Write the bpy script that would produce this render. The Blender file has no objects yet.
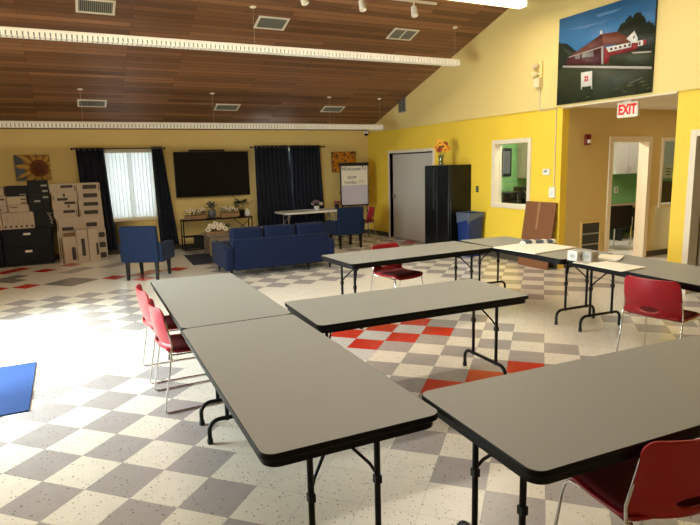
import bpy, bmesh, math, random
from mathutils import Vector, Matrix
random.seed(7)
PI = math.pi
scene = bpy.context.scene
COL = scene.collection

# ---------------------------------------------------------------- materials
def lin(c):
    def f(v):
        v /= 255.0
        return v / 12.92 if v <= 0.04045 else ((v + 0.055) / 1.055) ** 2.4
    return (f(c[0]), f(c[1]), f(c[2]), 1)

def mat(name, rgb, rough=0.5, metal=0.0, var=0.06, scale=14.0, bump=0.0, bscale=120.0, spec=0.5, sheen=0.0, stretch=None, coat=0.0):
    m = bpy.data.materials.new(name); m.use_nodes = True
    nt = m.node_tree; b = nt.nodes['Principled BSDF']
    b.inputs['Roughness'].default_value = rough
    b.inputs['Metallic'].default_value = metal
    b.inputs['Specular IOR Level'].default_value = spec
    b.inputs['Coat Weight'].default_value = coat
    if sheen: b.inputs['Sheen Weight'].default_value = sheen
    tc = nt.nodes.new('ShaderNodeTexCoord')
    src = tc.outputs['Object']
    if stretch:
        mp = nt.nodes.new('ShaderNodeMapping'); mp.inputs['Scale'].default_value = stretch
        nt.links.new(src, mp.inputs['Vector']); src = mp.outputs['Vector']
    n = nt.nodes.new('ShaderNodeTexNoise'); n.inputs['Scale'].default_value = scale; n.inputs['Detail'].default_value = 4
    nt.links.new(src, n.inputs['Vector'])
    mx = nt.nodes.new('ShaderNodeMix'); mx.data_type = 'RGBA'
    c = lin(rgb)
    mx.inputs[6].default_value = tuple(max(0, v * (1 - var)) for v in c[:3]) + (1,)
    mx.inputs[7].default_value = tuple(min(1, v * (1 + var)) for v in c[:3]) + (1,)
    nt.links.new(n.outputs['Fac'], mx.inputs[0])
    nt.links.new(mx.outputs[2], b.inputs['Base Color'])
    if bump:
        n2 = nt.nodes.new('ShaderNodeTexNoise'); n2.inputs['Scale'].default_value = bscale
        nt.links.new(src, n2.inputs['Vector'])
        bp = nt.nodes.new('ShaderNodeBump'); bp.inputs['Strength'].default_value = bump; bp.inputs['Distance'].default_value = 0.01
        nt.links.new(n2.outputs['Fac'], bp.inputs['Height']); nt.links.new(bp.outputs['Normal'], b.inputs['Normal'])
    return m

def emit(m, rgb, strength):
    b = m.node_tree.nodes['Principled BSDF']
    b.inputs['Emission Color'].default_value = lin(rgb); b.inputs['Emission Strength'].default_value = strength
    return m

def glass_mat(name, tint=(235, 242, 240), fac=0.08):
    m = bpy.data.materials.new(name); m.use_nodes = True; nt = m.node_tree; nt.nodes.clear()
    o = nt.nodes.new('ShaderNodeOutputMaterial'); mx = nt.nodes.new('ShaderNodeMixShader')
    t = nt.nodes.new('ShaderNodeBsdfTransparent'); g = nt.nodes.new('ShaderNodeBsdfGlossy')
    n = nt.nodes.new('ShaderNodeTexNoise'); n.inputs['Scale'].default_value = 3
    r = nt.nodes.new('ShaderNodeMapRange'); r.inputs[3].default_value = 0.01; r.inputs[4].default_value = 0.04
    nt.links.new(n.outputs['Fac'], r.inputs[0]); nt.links.new(r.outputs[0], g.inputs['Roughness'])
    t.inputs['Color'].default_value = lin(tint); mx.inputs[0].default_value = fac
    nt.links.new(t.outputs[0], mx.inputs[1]); nt.links.new(g.outputs[0], mx.inputs[2]); nt.links.new(mx.outputs[0], o.inputs[0])
    return m

def floor_mat(name, rgb, speck=(96, 84, 74)):
    """vinyl composition tile: mottled base, dark and light chips, fine seams on the diagonal grid"""
    m = bpy.data.materials.new(name); m.use_nodes = True; nt = m.node_tree; b = nt.nodes['Principled BSDF']
    L = nt.links.new
    tc = nt.nodes.new('ShaderNodeTexCoord')
    n = nt.nodes.new('ShaderNodeTexNoise'); n.inputs['Scale'].default_value = 9; n.inputs['Detail'].default_value = 5
    L(tc.outputs['Object'], n.inputs['Vector'])
    mx = nt.nodes.new('ShaderNodeMix'); mx.data_type = 'RGBA'; c = lin(rgb)
    mx.inputs[6].default_value = tuple(v * 0.9 for v in c[:3]) + (1,); mx.inputs[7].default_value = tuple(min(1, v * 1.08) for v in c[:3]) + (1,)
    L(n.outputs['Fac'], mx.inputs[0])
    last = mx.outputs[2]
    for sc_, th, colr, ch in ((36, 0.18, speck, 0.42), (47, 0.17, (150, 120, 108), 0.5)):
        v = nt.nodes.new('ShaderNodeTexVoronoi'); v.inputs['Scale'].default_value = sc_; L(tc.outputs['Object'], v.inputs['Vector'])
        lt = nt.nodes.new('ShaderNodeMath'); lt.operation = 'LESS_THAN'; lt.inputs[1].default_value = th; L(v.outputs['Distance'], lt.inputs[0])
        sp = nt.nodes.new('ShaderNodeSeparateColor'); L(v.outputs['Color'], sp.inputs[0])
        g = nt.nodes.new('ShaderNodeMath'); g.operation = 'LESS_THAN'; g.inputs[1].default_value = ch; L(sp.outputs[0], g.inputs[0])
        mu = nt.nodes.new('ShaderNodeMath'); mu.operation = 'MULTIPLY'; L(lt.outputs[0], mu.inputs[0]); L(g.outputs[0], mu.inputs[1])
        m2 = nt.nodes.new('ShaderNodeMath'); m2.operation = 'MULTIPLY'; m2.inputs[1].default_value = 0.8; L(mu.outputs[0], m2.inputs[0])
        k = nt.nodes.new('ShaderNodeMix'); k.data_type = 'RGBA'; k.inputs[7].default_value = lin(colr)
        L(last, k.inputs[6]); L(m2.outputs[0], k.inputs[0]); last = k.outputs[2]
    # seams
    mp = nt.nodes.new('ShaderNodeMapping'); mp.vector_type = 'POINT'
    mp.inputs['Rotation'].default_value = (0, 0, PI / 4); mp.inputs['Scale'].default_value = (1 / 0.3048,) * 3
    sub = nt.nodes.new('ShaderNodeVectorMath'); sub.operation = 'SUBTRACT'; sub.inputs[1].default_value = (OX, OY, 0)
    L(tc.outputs['Object'], sub.inputs[0]); L(sub.outputs[0], mp.inputs['Vector'])
    fr = nt.nodes.new('ShaderNodeVectorMath'); fr.operation = 'FRACTION'; L(mp.outputs['Vector'], fr.inputs[0])
    sx = nt.nodes.new('ShaderNodeSeparateXYZ'); L(fr.outputs[0], sx.inputs[0])
    mn = nt.nodes.new('ShaderNodeMath'); mn.operation = 'MINIMUM'; L(sx.outputs[0], mn.inputs[0]); L(sx.outputs[1], mn.inputs[1])
    ls = nt.nodes.new('ShaderNodeMath'); ls.operation = 'LESS_THAN'; ls.inputs[1].default_value = 0.008; L(mn.outputs[0], ls.inputs[0])
    ms = nt.nodes.new('ShaderNodeMath'); ms.operation = 'MULTIPLY'; ms.inputs[1].default_value = 0.45; L(ls.outputs[0], ms.inputs[0])
    k = nt.nodes.new('ShaderNodeMix'); k.data_type = 'RGBA'; k.inputs[7].default_value = lin((110, 98, 84)); L(last, k.inputs[6]); L(ms.outputs[0], k.inputs[0])
    L(k.outputs[2], b.inputs['Base Color'])
    b.inputs['Roughness'].default_value = 0.22; b.inputs['Specular IOR Level'].default_value = 0.5
    n3 = nt.nodes.new('ShaderNodeTexNoise'); n3.inputs['Scale'].default_value = 5; L(tc.outputs['Object'], n3.inputs['Vector'])
    bp = nt.nodes.new('ShaderNodeBump'); bp.inputs['Strength'].default_value = 0.06; bp.inputs['Distance'].default_value = 0.02
    L(n3.outputs['Fac'], bp.inputs['Height']); L(bp.outputs['Normal'], b.inputs['Normal'])
    return m

def plank_mat(name):
    m = bpy.data.materials.new(name); m.use_nodes = True; nt = m.node_tree; b = nt.nodes['Principled BSDF']; L = nt.links.new
    tc = nt.nodes.new('ShaderNodeTexCoord')
    mp = nt.nodes.new('ShaderNodeMapping'); mp.inputs['Location'].default_value = (0.37, 0.02, 0)
    L(tc.outputs['Object'], mp.inputs['Vector'])
    def bricks(w, h, c1, c2):
        br = nt.nodes.new('ShaderNodeTexBrick'); br.offset = 0.37; br.offset_frequency = 2; br.squash = 1
        br.inputs['Scale'].default_value = 1; br.inputs['Brick Width'].default_value = w; br.inputs['Row Height'].default_value = h
        br.inputs['Mortar Size'].default_value = 0.004; br.inputs['Mortar Smooth'].default_value = 0.3; br.inputs['Bias'].default_value = 0
        br.inputs['Color1'].default_value = lin(c1); br.inputs['Color2'].default_value = lin(c2); br.inputs['Mortar'].default_value = lin((58, 34, 20))
        L(mp.outputs['Vector'], br.inputs['Vector']); return br
    br = bricks(2.3, 0.105, (108, 72, 47), (160, 112, 76))
    st = nt.nodes.new('ShaderNodeMapping'); st.inputs['Scale'].default_value = (1.2, 28, 28); L(tc.outputs['Object'], st.inputs['Vector'])
    n = nt.nodes.new('ShaderNodeTexNoise'); n.inputs['Scale'].default_value = 1.6; n.inputs['Detail'].default_value = 6; L(st.outputs['Vector'], n.inputs['Vector'])
    r = nt.nodes.new('ShaderNodeMapRange'); r.inputs[3].default_value = 0.78; r.inputs[4].default_value = 1.18; L(n.outputs['Fac'], r.inputs[0])
    mu = nt.nodes.new('ShaderNodeMix'); mu.data_type = 'RGBA'; mu.blend_type = 'MULTIPLY'; mu.inputs[0].default_value = 1
    L(br.outputs['Color'], mu.inputs[6]); L(r.outputs[0], mu.inputs[7]); L(mu.outputs[2], b.inputs['Base Color'])
    b.inputs['Roughness'].default_value = 0.55
    bp = nt.nodes.new('ShaderNodeBump'); bp.inputs['Strength'].default_value = 0.25; bp.inputs['Distance'].default_value = 0.004
    L(br.outputs['Fac'], bp.inputs['Height']); bp.invert = True; L(bp.outputs['Normal'], b.inputs['Normal'])
    return m

OX, OY, TILE = -0.28924796, 3.50452471, 0.3048
M = {}
M['cream_wall'] = mat('cream wall paint', (226, 200, 128), 0.6, var=0.02, scale=3, bump=0.04, bscale=250)
M['yellow_wall'] = mat('yellow wall paint', (236, 199, 62), 0.55, var=0.025, scale=3, bump=0.04, bscale=250)
M['tan_wall'] = mat('tan wall paint', (206, 180, 116), 0.6, var=0.02, scale=3, bump=0.04, bscale=250)
M['green_wall'] = mat('green wall paint', (118, 166, 104), 0.6, var=0.03, scale=3)
M['sage_wall'] = mat('sage wall paint', (150, 176, 130), 0.6, var=0.03, scale=3)
M['white_paint'] = mat('white ceiling paint', (226, 212, 186), 0.65, var=0.02, scale=3)
M['trim_paint'] = mat('warm white trim paint', (224, 210, 186), 0.4, var=0.02)
M['base_vinyl'] = mat('dark vinyl base', (70, 62, 50), 0.45)
M['planks'] = plank_mat('brown ceiling planks')
M['tile_cream'] = floor_mat('cream vinyl tile', (228, 222, 209))
M['tile_grey'] = floor_mat('grey vinyl tile', (170, 164, 162), (74, 68, 66))
M['tile_light'] = floor_mat('pale grey vinyl tile', (204, 202, 202), (110, 100, 96))
M['tile_red'] = floor_mat('red vinyl tile', (196, 48, 32), (90, 26, 20))
M['tile_dark'] = floor_mat('charcoal vinyl tile', (132, 130, 126), (54, 50, 50))
M['laminate'] = mat('grey speckled laminate', (146, 148, 143), 0.45, var=0.05, scale=160, spec=0.45)
M['black_edge'] = mat('black rubber edge', (9, 9, 10), 0.5, spec=.2)
M['black_steel'] = mat('black enamelled steel', (9, 9, 10), 0.4, spec=.25)
M['rubber'] = mat('dark rubber', (34, 32, 30), 0.7)
M['red_plastic'] = mat('red moulded plastic', (164, 20, 34), 0.36, var=0.05)
M['red_pad'] = mat('dark red upholstery', (112, 22, 28), 0.8, bump=0.15, bscale=400)
M['chrome'] = mat('chrome rod', (214, 214, 214), 0.16, metal=1.0, var=0.02)
M['navy'] = mat('navy upholstery', (7, 22, 53), 0.85, spec=.2, var=0.1, scale=40, bump=0.2, bscale=500, sheen=0.05)
M['navy_chair'] = mat('blue upholstery', (24, 40, 70), 0.85, spec=.2, var=0.1, scale=40, bump=0.2, bscale=500, sheen=0.05)
M['navy_cloth'] = mat('navy curtain cloth', (15, 21, 38), 0.85, var=0.12, scale=20, bump=0.15, bscale=300)
M['dark_wood'] = mat('dark stained wood', (20, 13, 10), 0.5, spec=.2, stretch=(12, 12, 1))
M['grey_wood'] = mat('grey weathered wood', (138, 122, 104), 0.6, var=0.2, scale=5, stretch=(1, 10, 10))
M['crate_wood'] = mat('brown planter wood', (150, 116, 80), 0.65, var=0.2, scale=8, stretch=(1, 10, 10))
M['rug'] = mat('dark navy rug pile', (30, 36, 52), 0.95, bump=0.6, bscale=300)
M['mat_blue'] = mat('blue entry mat pile', (12, 50, 104), 0.95, var=0.12, scale=120, bump=0.5, bscale=300)
M['screen'] = mat('black screen glass', (7, 7, 8), 0.3, spec=0.2)
M['black_plastic'] = mat('black plastic', (18, 18, 20), 0.4)
M['fridge'] = mat('black appliance enamel', (12, 12, 13), 0.28, spec=.35)
M['grey_handle'] = mat('dark grey handle', (74, 74, 76), 0.3, metal=0.6)
M['cabinet_steel'] = mat('navy black cabinet steel', (16, 20, 28), 0.55, spec=.25)
M['white_plastic'] = mat('white plastic', (232, 228, 218), 0.4, var=0.03)
M['white_enamel'] = mat('white enamelled metal', (236, 230, 216), 0.4, var=0.02)
M['paper'] = mat('white paper', (240, 232, 214), 0.8, var=0.03)
M['board_paper'] = mat('pale lilac pad paper', (206, 200, 212), 0.8, var=0.02)
M['carton'] = mat('off white carton board', (184, 168, 150), 0.75, var=0.06, scale=8)
M['carton_black'] = mat('black carton board', (28, 29, 32), 0.6, spec=.25)
M['carton_ink'] = mat('dark carton print', (58, 50, 48), 0.7)
M['carton_brown'] = mat('brown carton print', (120, 88, 62), 0.7)
M['cardboard'] = mat('brown cardboard', (120, 74, 40), 0.75, var=0.06, stretch=(1, 12, 1))
M['tissue_grey'] = mat('pale grey printed card', (178, 174, 166), .6, var=.15, scale=60)
M['cabinet_pale'] = mat('pale grey cabinet laminate', (196, 188, 178), .5)
M['cream_plastic'] = mat('aged cream plastic', (226, 208, 166), .45)
M['tape'] = mat('clear tape', (158, 116, 80), 0.25)
M['bin_blue'] = mat('blue bin plastic', (18, 46, 108), 0.45)
M['liner'] = mat('grey clear liner film', (84, 94, 112), 0.3)
M['grey_door'] = mat('pale grey door paint', (186, 178, 168), 0.5, var=0.02)
M['grey_metal'] = mat('galvanised grey metal', (146, 142, 132), 0.4, metal=0.3)
M['slot_dark'] = mat('dark vent slot', (52, 50, 44), 0.7)
M['vent_grey'] = mat('grey vent louvre', (150, 150, 140), 0.5)
M['fire_red'] = mat('red alarm plastic', (118, 14, 14), 0.35)
M['sign_red'] = emit(mat('red sign letters', (220, 24, 24), 0.4), (255, 20, 24), 0.6)
M['ink'] = mat('black marker ink', (44, 42, 46), 0.7)
M['ink_faint'] = mat('faint marker ink', (170, 164, 160), 0.7)
M['petal_white'] = mat('white petal', (226, 216, 196), 0.7)
M['petal_yellow'] = mat('orange yellow petal', (230, 160, 40), 0.7, var=0.2)
M['petal_purple'] = mat('mauve petal', (128, 96, 122), 0.7, var=0.2)
M['petal_pink'] = mat('pink petal', (176, 60, 88), 0.7)
M['petal_red'] = mat('rust red petal', (150, 52, 22), 0.7, var=0.2)
M['flower_eye'] = mat('dark flower eye', (62, 38, 18), 0.8)
M['leaf'] = mat('dark green leaf', (54, 74, 44), 0.6, var=0.25)
M['leaf_grey'] = mat('grey green leaf', (92, 100, 96), 0.7, var=0.2)
M['pot_grey'] = mat('grey ceramic', (96, 98, 104), 0.4)
M['glass'] = glass_mat('clear pane')
M['vase_glass'] = glass_mat('clear vase glass', (214, 220, 206), 0.16)
M['louver'] = emit(mat('white louver', (226, 222, 210), 0.5, var=0.02), (255, 240, 212), 0.12)  # weak glow put into the louver colour, keeps its shaded cells white
M['louver_gap_shade'] = mat('grey louver gap shade', (120, 116, 108), .5)  # backing coloured grey as painted shade in the gaps between blades
M['louver_on'] = emit(mat('lit white louver', (240, 236, 224), 0.35, var=0.02), (255, 232, 180), 2.6)
M['tube'] = emit(mat('lit fluorescent tube', (250, 244, 230), 0.4), (255, 236, 196), 4.0)
M['tube_dim'] = emit(mat('dim fluorescent tube', (250, 244, 230), 0.4), (255, 240, 210), 0.25)
M['blind'] = None

m = bpy.data.materials.new('white vertical blind fabric'); m.use_nodes = True; nt = m.node_tree
b = nt.nodes['Principled BSDF']; out = nt.nodes['Material Output']
tr = nt.nodes.new('ShaderNodeBsdfTranslucent'); mx = nt.nodes.new('ShaderNodeMixShader'); nz = nt.nodes.new('ShaderNodeTexNoise'); nz.inputs['Scale'].default_value = 60
rp = nt.nodes.new('ShaderNodeMix'); rp.data_type = 'RGBA'; rp.inputs[6].default_value = lin((226, 226, 226)); rp.inputs[7].default_value = lin((244, 244, 244))
nt.links.new(nz.outputs['Fac'], rp.inputs[0]); nt.links.new(rp.outputs[2], b.inputs['Base Color']); nt.links.new(rp.outputs[2], tr.inputs['Color'])
b.inputs['Roughness'].default_value = 0.7; mx.inputs[0].default_value = 0.6
nt.links.new(b.outputs[0], mx.inputs[1]); nt.links.new(tr.outputs[0], mx.inputs[2]); nt.links.new(mx.outputs[0], out.inputs[0])
M['blind'] = m

# ---------------------------------------------------------------- mesh builder
class MB:
    def __init__(s): s.bm = bmesh.new(); s.mats = []
    def mi(s, k):
        k = M[k] if isinstance(k, str) else k
        if k not in s.mats: s.mats.append(k)
        return s.mats.index(k)
    def face(s, vs, i, smooth=False):
        try:
            f = s.bm.faces.new(vs); f.material_index = i; f.smooth = smooth; return f
        except ValueError: return None
    def box(s, lo, hi, k, rz=0, piv=None):
        i = s.mi(k); vs = []
        for z in (lo[2], hi[2]):
            for (x, y) in ((lo[0], lo[1]), (hi[0], lo[1]), (hi[0], hi[1]), (lo[0], hi[1])):
                vs.append(Vector((x, y, z)))
        if rz:
            p = Vector(piv or ((lo[0] + hi[0]) / 2, (lo[1] + hi[1]) / 2, 0)); R = Matrix.Rotation(rz, 3, 'Z')
            vs = [R @ (v - p) + p for v in vs]
        v = [s.bm.verts.new(q) for q in vs]
        for f in ((3, 2, 1, 0), (4, 5, 6, 7), (0, 1, 5, 4), (1, 2, 6, 5), (2, 3, 7, 6), (3, 0, 4, 7)): s.face([v[a] for a in f], i)
        return v
    def cbox(s, c, d, k, rz=0): return s.box([c[a] - d[a] / 2 for a in range(3)], [c[a] + d[a] / 2 for a in range(3)], k, rz)
    def prism(s, poly, axis, a0, a1, k, ktop=None, ksoft=False):
        """extrude a 2D polygon: axis 'z' -> (x,y), 'x' -> (y,z), 'y' -> (x,z)"""
        i = s.mi(k); it = s.mi(ktop) if ktop else i
        def P(p, a): return {'z': (p[0], p[1], a), 'x': (a, p[0], p[1]), 'y': (p[0], a, p[1])}[axis]
        A = [s.bm.verts.new(P(p, a0)) for p in poly]; B = [s.bm.verts.new(P(p, a1)) for p in poly]
        n = len(poly); fs = [s.face(A[::-1], i), s.face(B, it)]
        for q in range(n): fs.append(s.face([A[q], A[(q + 1) % n], B[(q + 1) % n], B[q]], i, ksoft))
        return fs
    def tube(s, pts, r, k, seg=10, closed=False, caps=True):
        i = s.mi(k); pts = [Vector(p) for p in pts]; n = len(pts); rr = r if isinstance(r, (list, tuple)) else [r] * n
        rings = []; up = None
        for a in range(n):
            if closed: t = (pts[(a + 1) % n] - pts[a - 1]).normalized()
            elif a == 0: t = (pts[1] - pts[0]).normalized()
            elif a == n - 1: t = (pts[-1] - pts[-2]).normalized()
            else: t = ((pts[a + 1] - pts[a]).normalized() + (pts[a] - pts[a - 1]).normalized()).normalized()
            if up is None:
                up = Vector((0, 0, 1)) if abs(t.z) < 0.9 else Vector((1, 0, 0))
            u = (up - t * up.dot(t)).normalized(); w = t.cross(u); up = u
            rings.append([s.bm.verts.new(pts[a] + (u * math.cos(2 * PI * q / seg) + w * math.sin(2 * PI * q / seg)) * rr[a]) for q in range(seg)])
        m_ = n if closed else n - 1
        for a in range(m_):
            A, B = rings[a], rings[(a + 1) % n]
            for q in range(seg): s.face([A[q], A[(q + 1) % seg], B[(q + 1) % seg], B[q]], i, True)
        if caps and not closed: s.face(rings[0][::-1], i); s.face(rings[-1], i)
    def lathe(s, prof, c, k, seg=20, cap=True, T=None):
        i = s.mi(k); rings = []
        for r, z in prof:
            ring = []
            for q in range(seg):
                v = Vector((r * math.cos(2 * PI * q / seg), r * math.sin(2 * PI * q / seg), z))
                if T: v = T @ v
                ring.append(s.bm.verts.new(v + Vector(c)))
            rings.append(ring)
        for A, B in zip(rings, rings[1:]):
            for q in range(seg): s.face([A[q], A[(q + 1) % seg], B[(q + 1) % seg], B[q]], i, True)
        if cap: s.face(rings[0][::-1], i); s.face(rings[-1], i)
    def ball(s, c, r, k, seg=10, sc=(1, 1, 1)):
        i = s.mi(k); n0 = len(s.bm.verts)
        res = bmesh.ops.create_uvsphere(s.bm, u_segments=seg, v_segments=max(5, seg * 2 // 3), radius=r)
        for v in res['verts']: v.co = Vector((v.co.x * sc[0], v.co.y * sc[1], v.co.z * sc[2])) + Vector(c)
        for v in res['verts']:
            for f in v.link_faces: f.material_index = i; f.smooth = True
    def quad(s, pts, k, smooth=False): return s.face([s.bm.verts.new(p) for p in pts], s.mi(k), smooth)
    def build(s, name, parent=None, bevel=0, seg=2, solid=0, smooth=False, loc=None, sharp=40):
        bmesh.ops.recalc_face_normals(s.bm, faces=s.bm.faces) if solid == 0 else None
        me = bpy.data.meshes.new(name); s.bm.to_mesh(me); s.bm.free()
        for k in s.mats: me.materials.append(k)
        if smooth: me.shade_smooth()
        me.set_sharp_from_angle(angle=math.radians(sharp))
        o = bpy.data.objects.new(name, me); COL.objects.link(o)
        if parent: o.parent = parent
        if loc: o.location = loc
        if solid:
            md = o.modifiers.new('thickness', 'SOLIDIFY'); md.thickness = solid; md.offset = 0
        if bevel:
            md = o.modifiers.new('soft edges', 'BEVEL'); md.width = bevel; md.segments = seg; md.limit_method = 'ANGLE'; md.angle_limit = math.radians(45)
        return o

def tag(o, label, cat, group=None, kind=None):
    o['label'] = label; o['category'] = cat
    if group: o['group'] = group
    if kind: o['kind'] = kind
    return o
def thing(name, label, cat, loc=(0, 0, 0), rz=0, group=None):
    o = bpy.data.objects.new(name, None); o.empty_display_size = 0.1; COL.objects.link(o)
    o.location = loc; o.rotation_euler = (0, 0, rz)
    return tag(o, label, cat, group)
def struct(name, mb, **kw):
    o = mb.build(name, **kw); o['kind'] = 'structure'; return o
def dup(root, label, loc, rz=0, group=None):
    r = root.copy(); COL.objects.link(r); r.location = loc; r.rotation_euler = (0, 0, rz); r['label'] = label
    if group: r['group'] = group
    for ch in list(root.children):
        c = ch.copy(); COL.objects.link(c); c.parent = r
        for g in list(ch.children):
            d = g.copy(); COL.objects.link(d); d.parent = c
    return r
def text(name, s, size, k, parent, loc, rot, extrude=0.001, shear=0, align='CENTER', sx=1.0, bold=0.0):
    cu = bpy.data.curves.new(name, 'FONT'); cu.body = s; cu.size = size; cu.extrude = extrude; cu.shear = shear; cu.align_x = align; cu.align_y = 'CENTER'
    cu.resolution_u = 4; cu.offset = bold
    tmp = bpy.data.objects.new(name, cu); COL.objects.link(tmp)
    me = bpy.data.meshes.new_from_object(tmp); bpy.data.objects.remove(tmp); bpy.data.curves.remove(cu)
    me.materials.clear(); me.materials.append(M[k])
    o = bpy.data.objects.new(name, me); COL.objects.link(o); o.parent = parent; o.location = loc; o.rotation_euler = rot; o.scale = (sx, 1, 1)
    return o
def rrect(hx, hy, r, n=6, cx=0, cy=0):
    p = []
    for (x, y, a0) in ((hx - r, hy - r, 0), (-hx + r, hy - r, PI / 2), (-hx + r, -hy + r, PI), (hx - r, -hy + r, 1.5 * PI)):
        for q in range(n + 1): p.append((cx + x + r * math.cos(a0 + q * PI / 2 / n), cy + y + r * math.sin(a0 + q * PI / 2 / n)))
    return p
def arc(c, r, a0, a1, n, plane='yz', off=0):
    o = []
    for q in range(n + 1):
        a = a0 + (a1 - a0) * q / n; u, v = c[0] + r * math.cos(a), c[1] + r * math.sin(a)
        o.append({'yz': (off, u, v), 'xz': (u, off, v), 'xy': (u, v, off)}[plane])
    return o

# ---------------------------------------------------------------- room
XL, XR, YB, YF, EAVE, RIDGE = -2.1, 7.05, 13.1, -1.6, 2.63, 5.8
SL = 0.325
ZR = EAVE + SL * (YB - RIDGE)
LINE = 2.57
def ceil_z(y): return EAVE + SL * (YB - y) if y > RIDGE else ZR - SL * (RIDGE - y)

# floor: one slab of diagonal tiles, each tile a face with the colour it has
def clip(poly, x0, x1, y0, y1):
    for (ax, v, sgn) in ((0, x0, 1), (0, x1, -1), (1, y0, 1), (1, y1, -1)):
        outp = []
        for q in range(len(poly)):
            a, c = poly[q - 1], poly[q]
            ia, ic = (a[ax] - v) * sgn >= 0, (c[ax] - v) * sgn >= 0
            if ia != ic:
                t = (v - a[ax]) / (c[ax] - a[ax]); outp.append((a[0] + t * (c[0] - a[0]), a[1] + t * (c[1] - a[1])))
            if ic: outp.append(c)
        poly = outp
        if not poly: return []
    return poly
REDS = {(10, 2), (11, 3), (12, 4), (9, 3), (10, 4), (11, 5), (6, 6), (7, 7), (8, 8), (14, -17), (13, -18), (18, -20), (20, -20), (17, -22), (18, -22),
        (17, -14), (18, -13), (19, -13), (17, -12), (20, -12), (34, -1), (33, -1)}
DARKS = {(15, -16), (16, -16), (15, -15), (16, -15), (15, -19), (16, -20), (15, -20)}
LIGHTS = {(10, 3), (11, 4), (9, 2), (8, 3)}
GREYX = {(18, -18), (19, -18), (20, -17), (21, -17)}
def tile_kind(i, j):
    k, mm = i - j, i + j
    if (i, j) in REDS: return 'tile_red'
    if (i, j) in DARKS: return 'tile_dark'
    if (i, j) in LIGHTS: return 'tile_light'
    if (i, j) in GREYX: return 'tile_grey'
    if k % 2 == 1:
        if k > 26 and mm < 10: return 'tile_cream'
        r = (mm + 7) % 16
        if r <= 10:
            if 9 <= mm <= 19 and 8 < k < 20: return 'tile_cream'
            if mm > 20 and 4 <= k <= 8: return 'tile_cream'
            if mm <= 3 and 7 < k < 14: return 'tile_cream'
            return 'tile_grey'
    return 'tile_cream'
mb = MB(); rects = [(XL, XR, YF, YB), (XR, 13.0, YF, YB)]
S2 = TILE / math.sqrt(2)
for i in range(-40, 75):
    for j in range(-45, 60):
        q = [(OX + S2 * (a + c), OY + S2 * (a - c)) for a, c in ((i, j), (i, j + 1), (i + 1, j + 1), (i + 1, j))]
        for (x0, x1, y0, y1) in rects:
            p = clip(q, x0, x1, y0, y1)
            if len(p) >= 3:
                ar = sum(p[a - 1][0] * p[a][1] - p[a][0] * p[a - 1][1] for a in range(len(p)))
                if abs(ar) < 1e-5: continue
                if ar < 0: p = p[::-1]
                kd = tile_kind(i, j) if x0 < XR - 1 else 'tile_cream'
                mb.quad([(a, c, 0) for a, c in p], kd)
for k in ('tile_cream',):
    mb.box((XL - .2, YF - .2, -0.15), (13.2, YB + .2, -0.004), k)
bmesh.ops.remove_doubles(mb.bm, verts=[v for v in mb.bm.verts if v.co.z > -0.001], dist=1e-4)
o = struct('floor', mb)

mb = MB()
mb.prism([(YF - .15, ceil_z(YF) - .15 * SL), (RIDGE, ZR), (YB + .15, EAVE - .15 * SL), (YB + .15, EAVE + .2), (RIDGE, ZR + .25), (YF - .15, EAVE + .2)], 'x', XL - .15, XR + .14, 'planks')
struct('ceiling', mb)

def panel(mb, axis, c0, c1, u0, u1, z0, z1, holes, k):
    us = sorted({u0, u1, *[h[0] for h in holes], *[h[1] for h in holes]}); zs = sorted({z0, z1, *[h[2] for h in holes], *[h[3] for h in holes]})
    for a in range(len(us) - 1):
        for c in range(len(zs) - 1):
            cu, cz = (us[a] + us[a + 1]) / 2, (zs[c] + zs[c + 1]) / 2
            if any(h[0] < cu < h[1] and h[2] < cz < h[3] for h in holes): continue
            if axis == 'x': mb.box((c0, us[a], zs[c]), (c1, us[a + 1], zs[c + 1]), k)
            else: mb.box((us[a], c0, zs[c]), (us[a + 1], c1, zs[c + 1]), k)
    bmesh.ops.remove_doubles(mb.bm, verts=mb.bm.verts, dist=1e-5)
W1 = (0.76, 1.75, 0.75, 2.2)          # window 1 in the back wall
W2 = (4.05, 5.65, 0.75, 2.2)          # curtained window
mb = MB(); panel(mb, 'y', YB, YB + .15, XL - .15, XR + .15, 0, EAVE, [W1, W2], 'cream_wall'); struct('wall_back', mb)
D1 = (10.2, 12.02, 0, 2.02); W3 = (7.38, 8.24, 0.99, 2.08); D3 = (3.5, 4.52, 0, 2.02)
mb = MB(); panel(mb, 'x', XR, XR + .14, 6.67, YB, 0, LINE, [D1, W3], 'yellow_wall'); struct('wall_right', mb)
mb = MB(); panel(mb, 'x', XR, XR + .14, YF, 4.79, 0, LINE, [D3], 'yellow_wall'); struct('wall_right_near', mb)
mb = MB()
mb.prism([(YF, LINE), (YB, LINE), (YB, EAVE - .01), (RIDGE, ZR + .05), (YF, EAVE - .01)], 'x', XR - .03, XR + .14, 'cream_wall'); struct('wall_right_upper', mb)
DL = (4.45, 7.3, 0, 2.25)
mb = MB(); panel(mb, 'x', XL - .15, XL, YF, YB, 0, EAVE, [DL], 'cream_wall')
mb.prism([(YF, EAVE), (YB, EAVE), (RIDGE, ZR + .05)], 'x', XL - .15, XL, 'cream_wall'); struct('wall_left', mb)
mb = MB(); mb.box((XL - .15, YF - .15, 0), (XR + .15, YF, EAVE), 'cream_wall'); struct('wall_front', mb)
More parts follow.
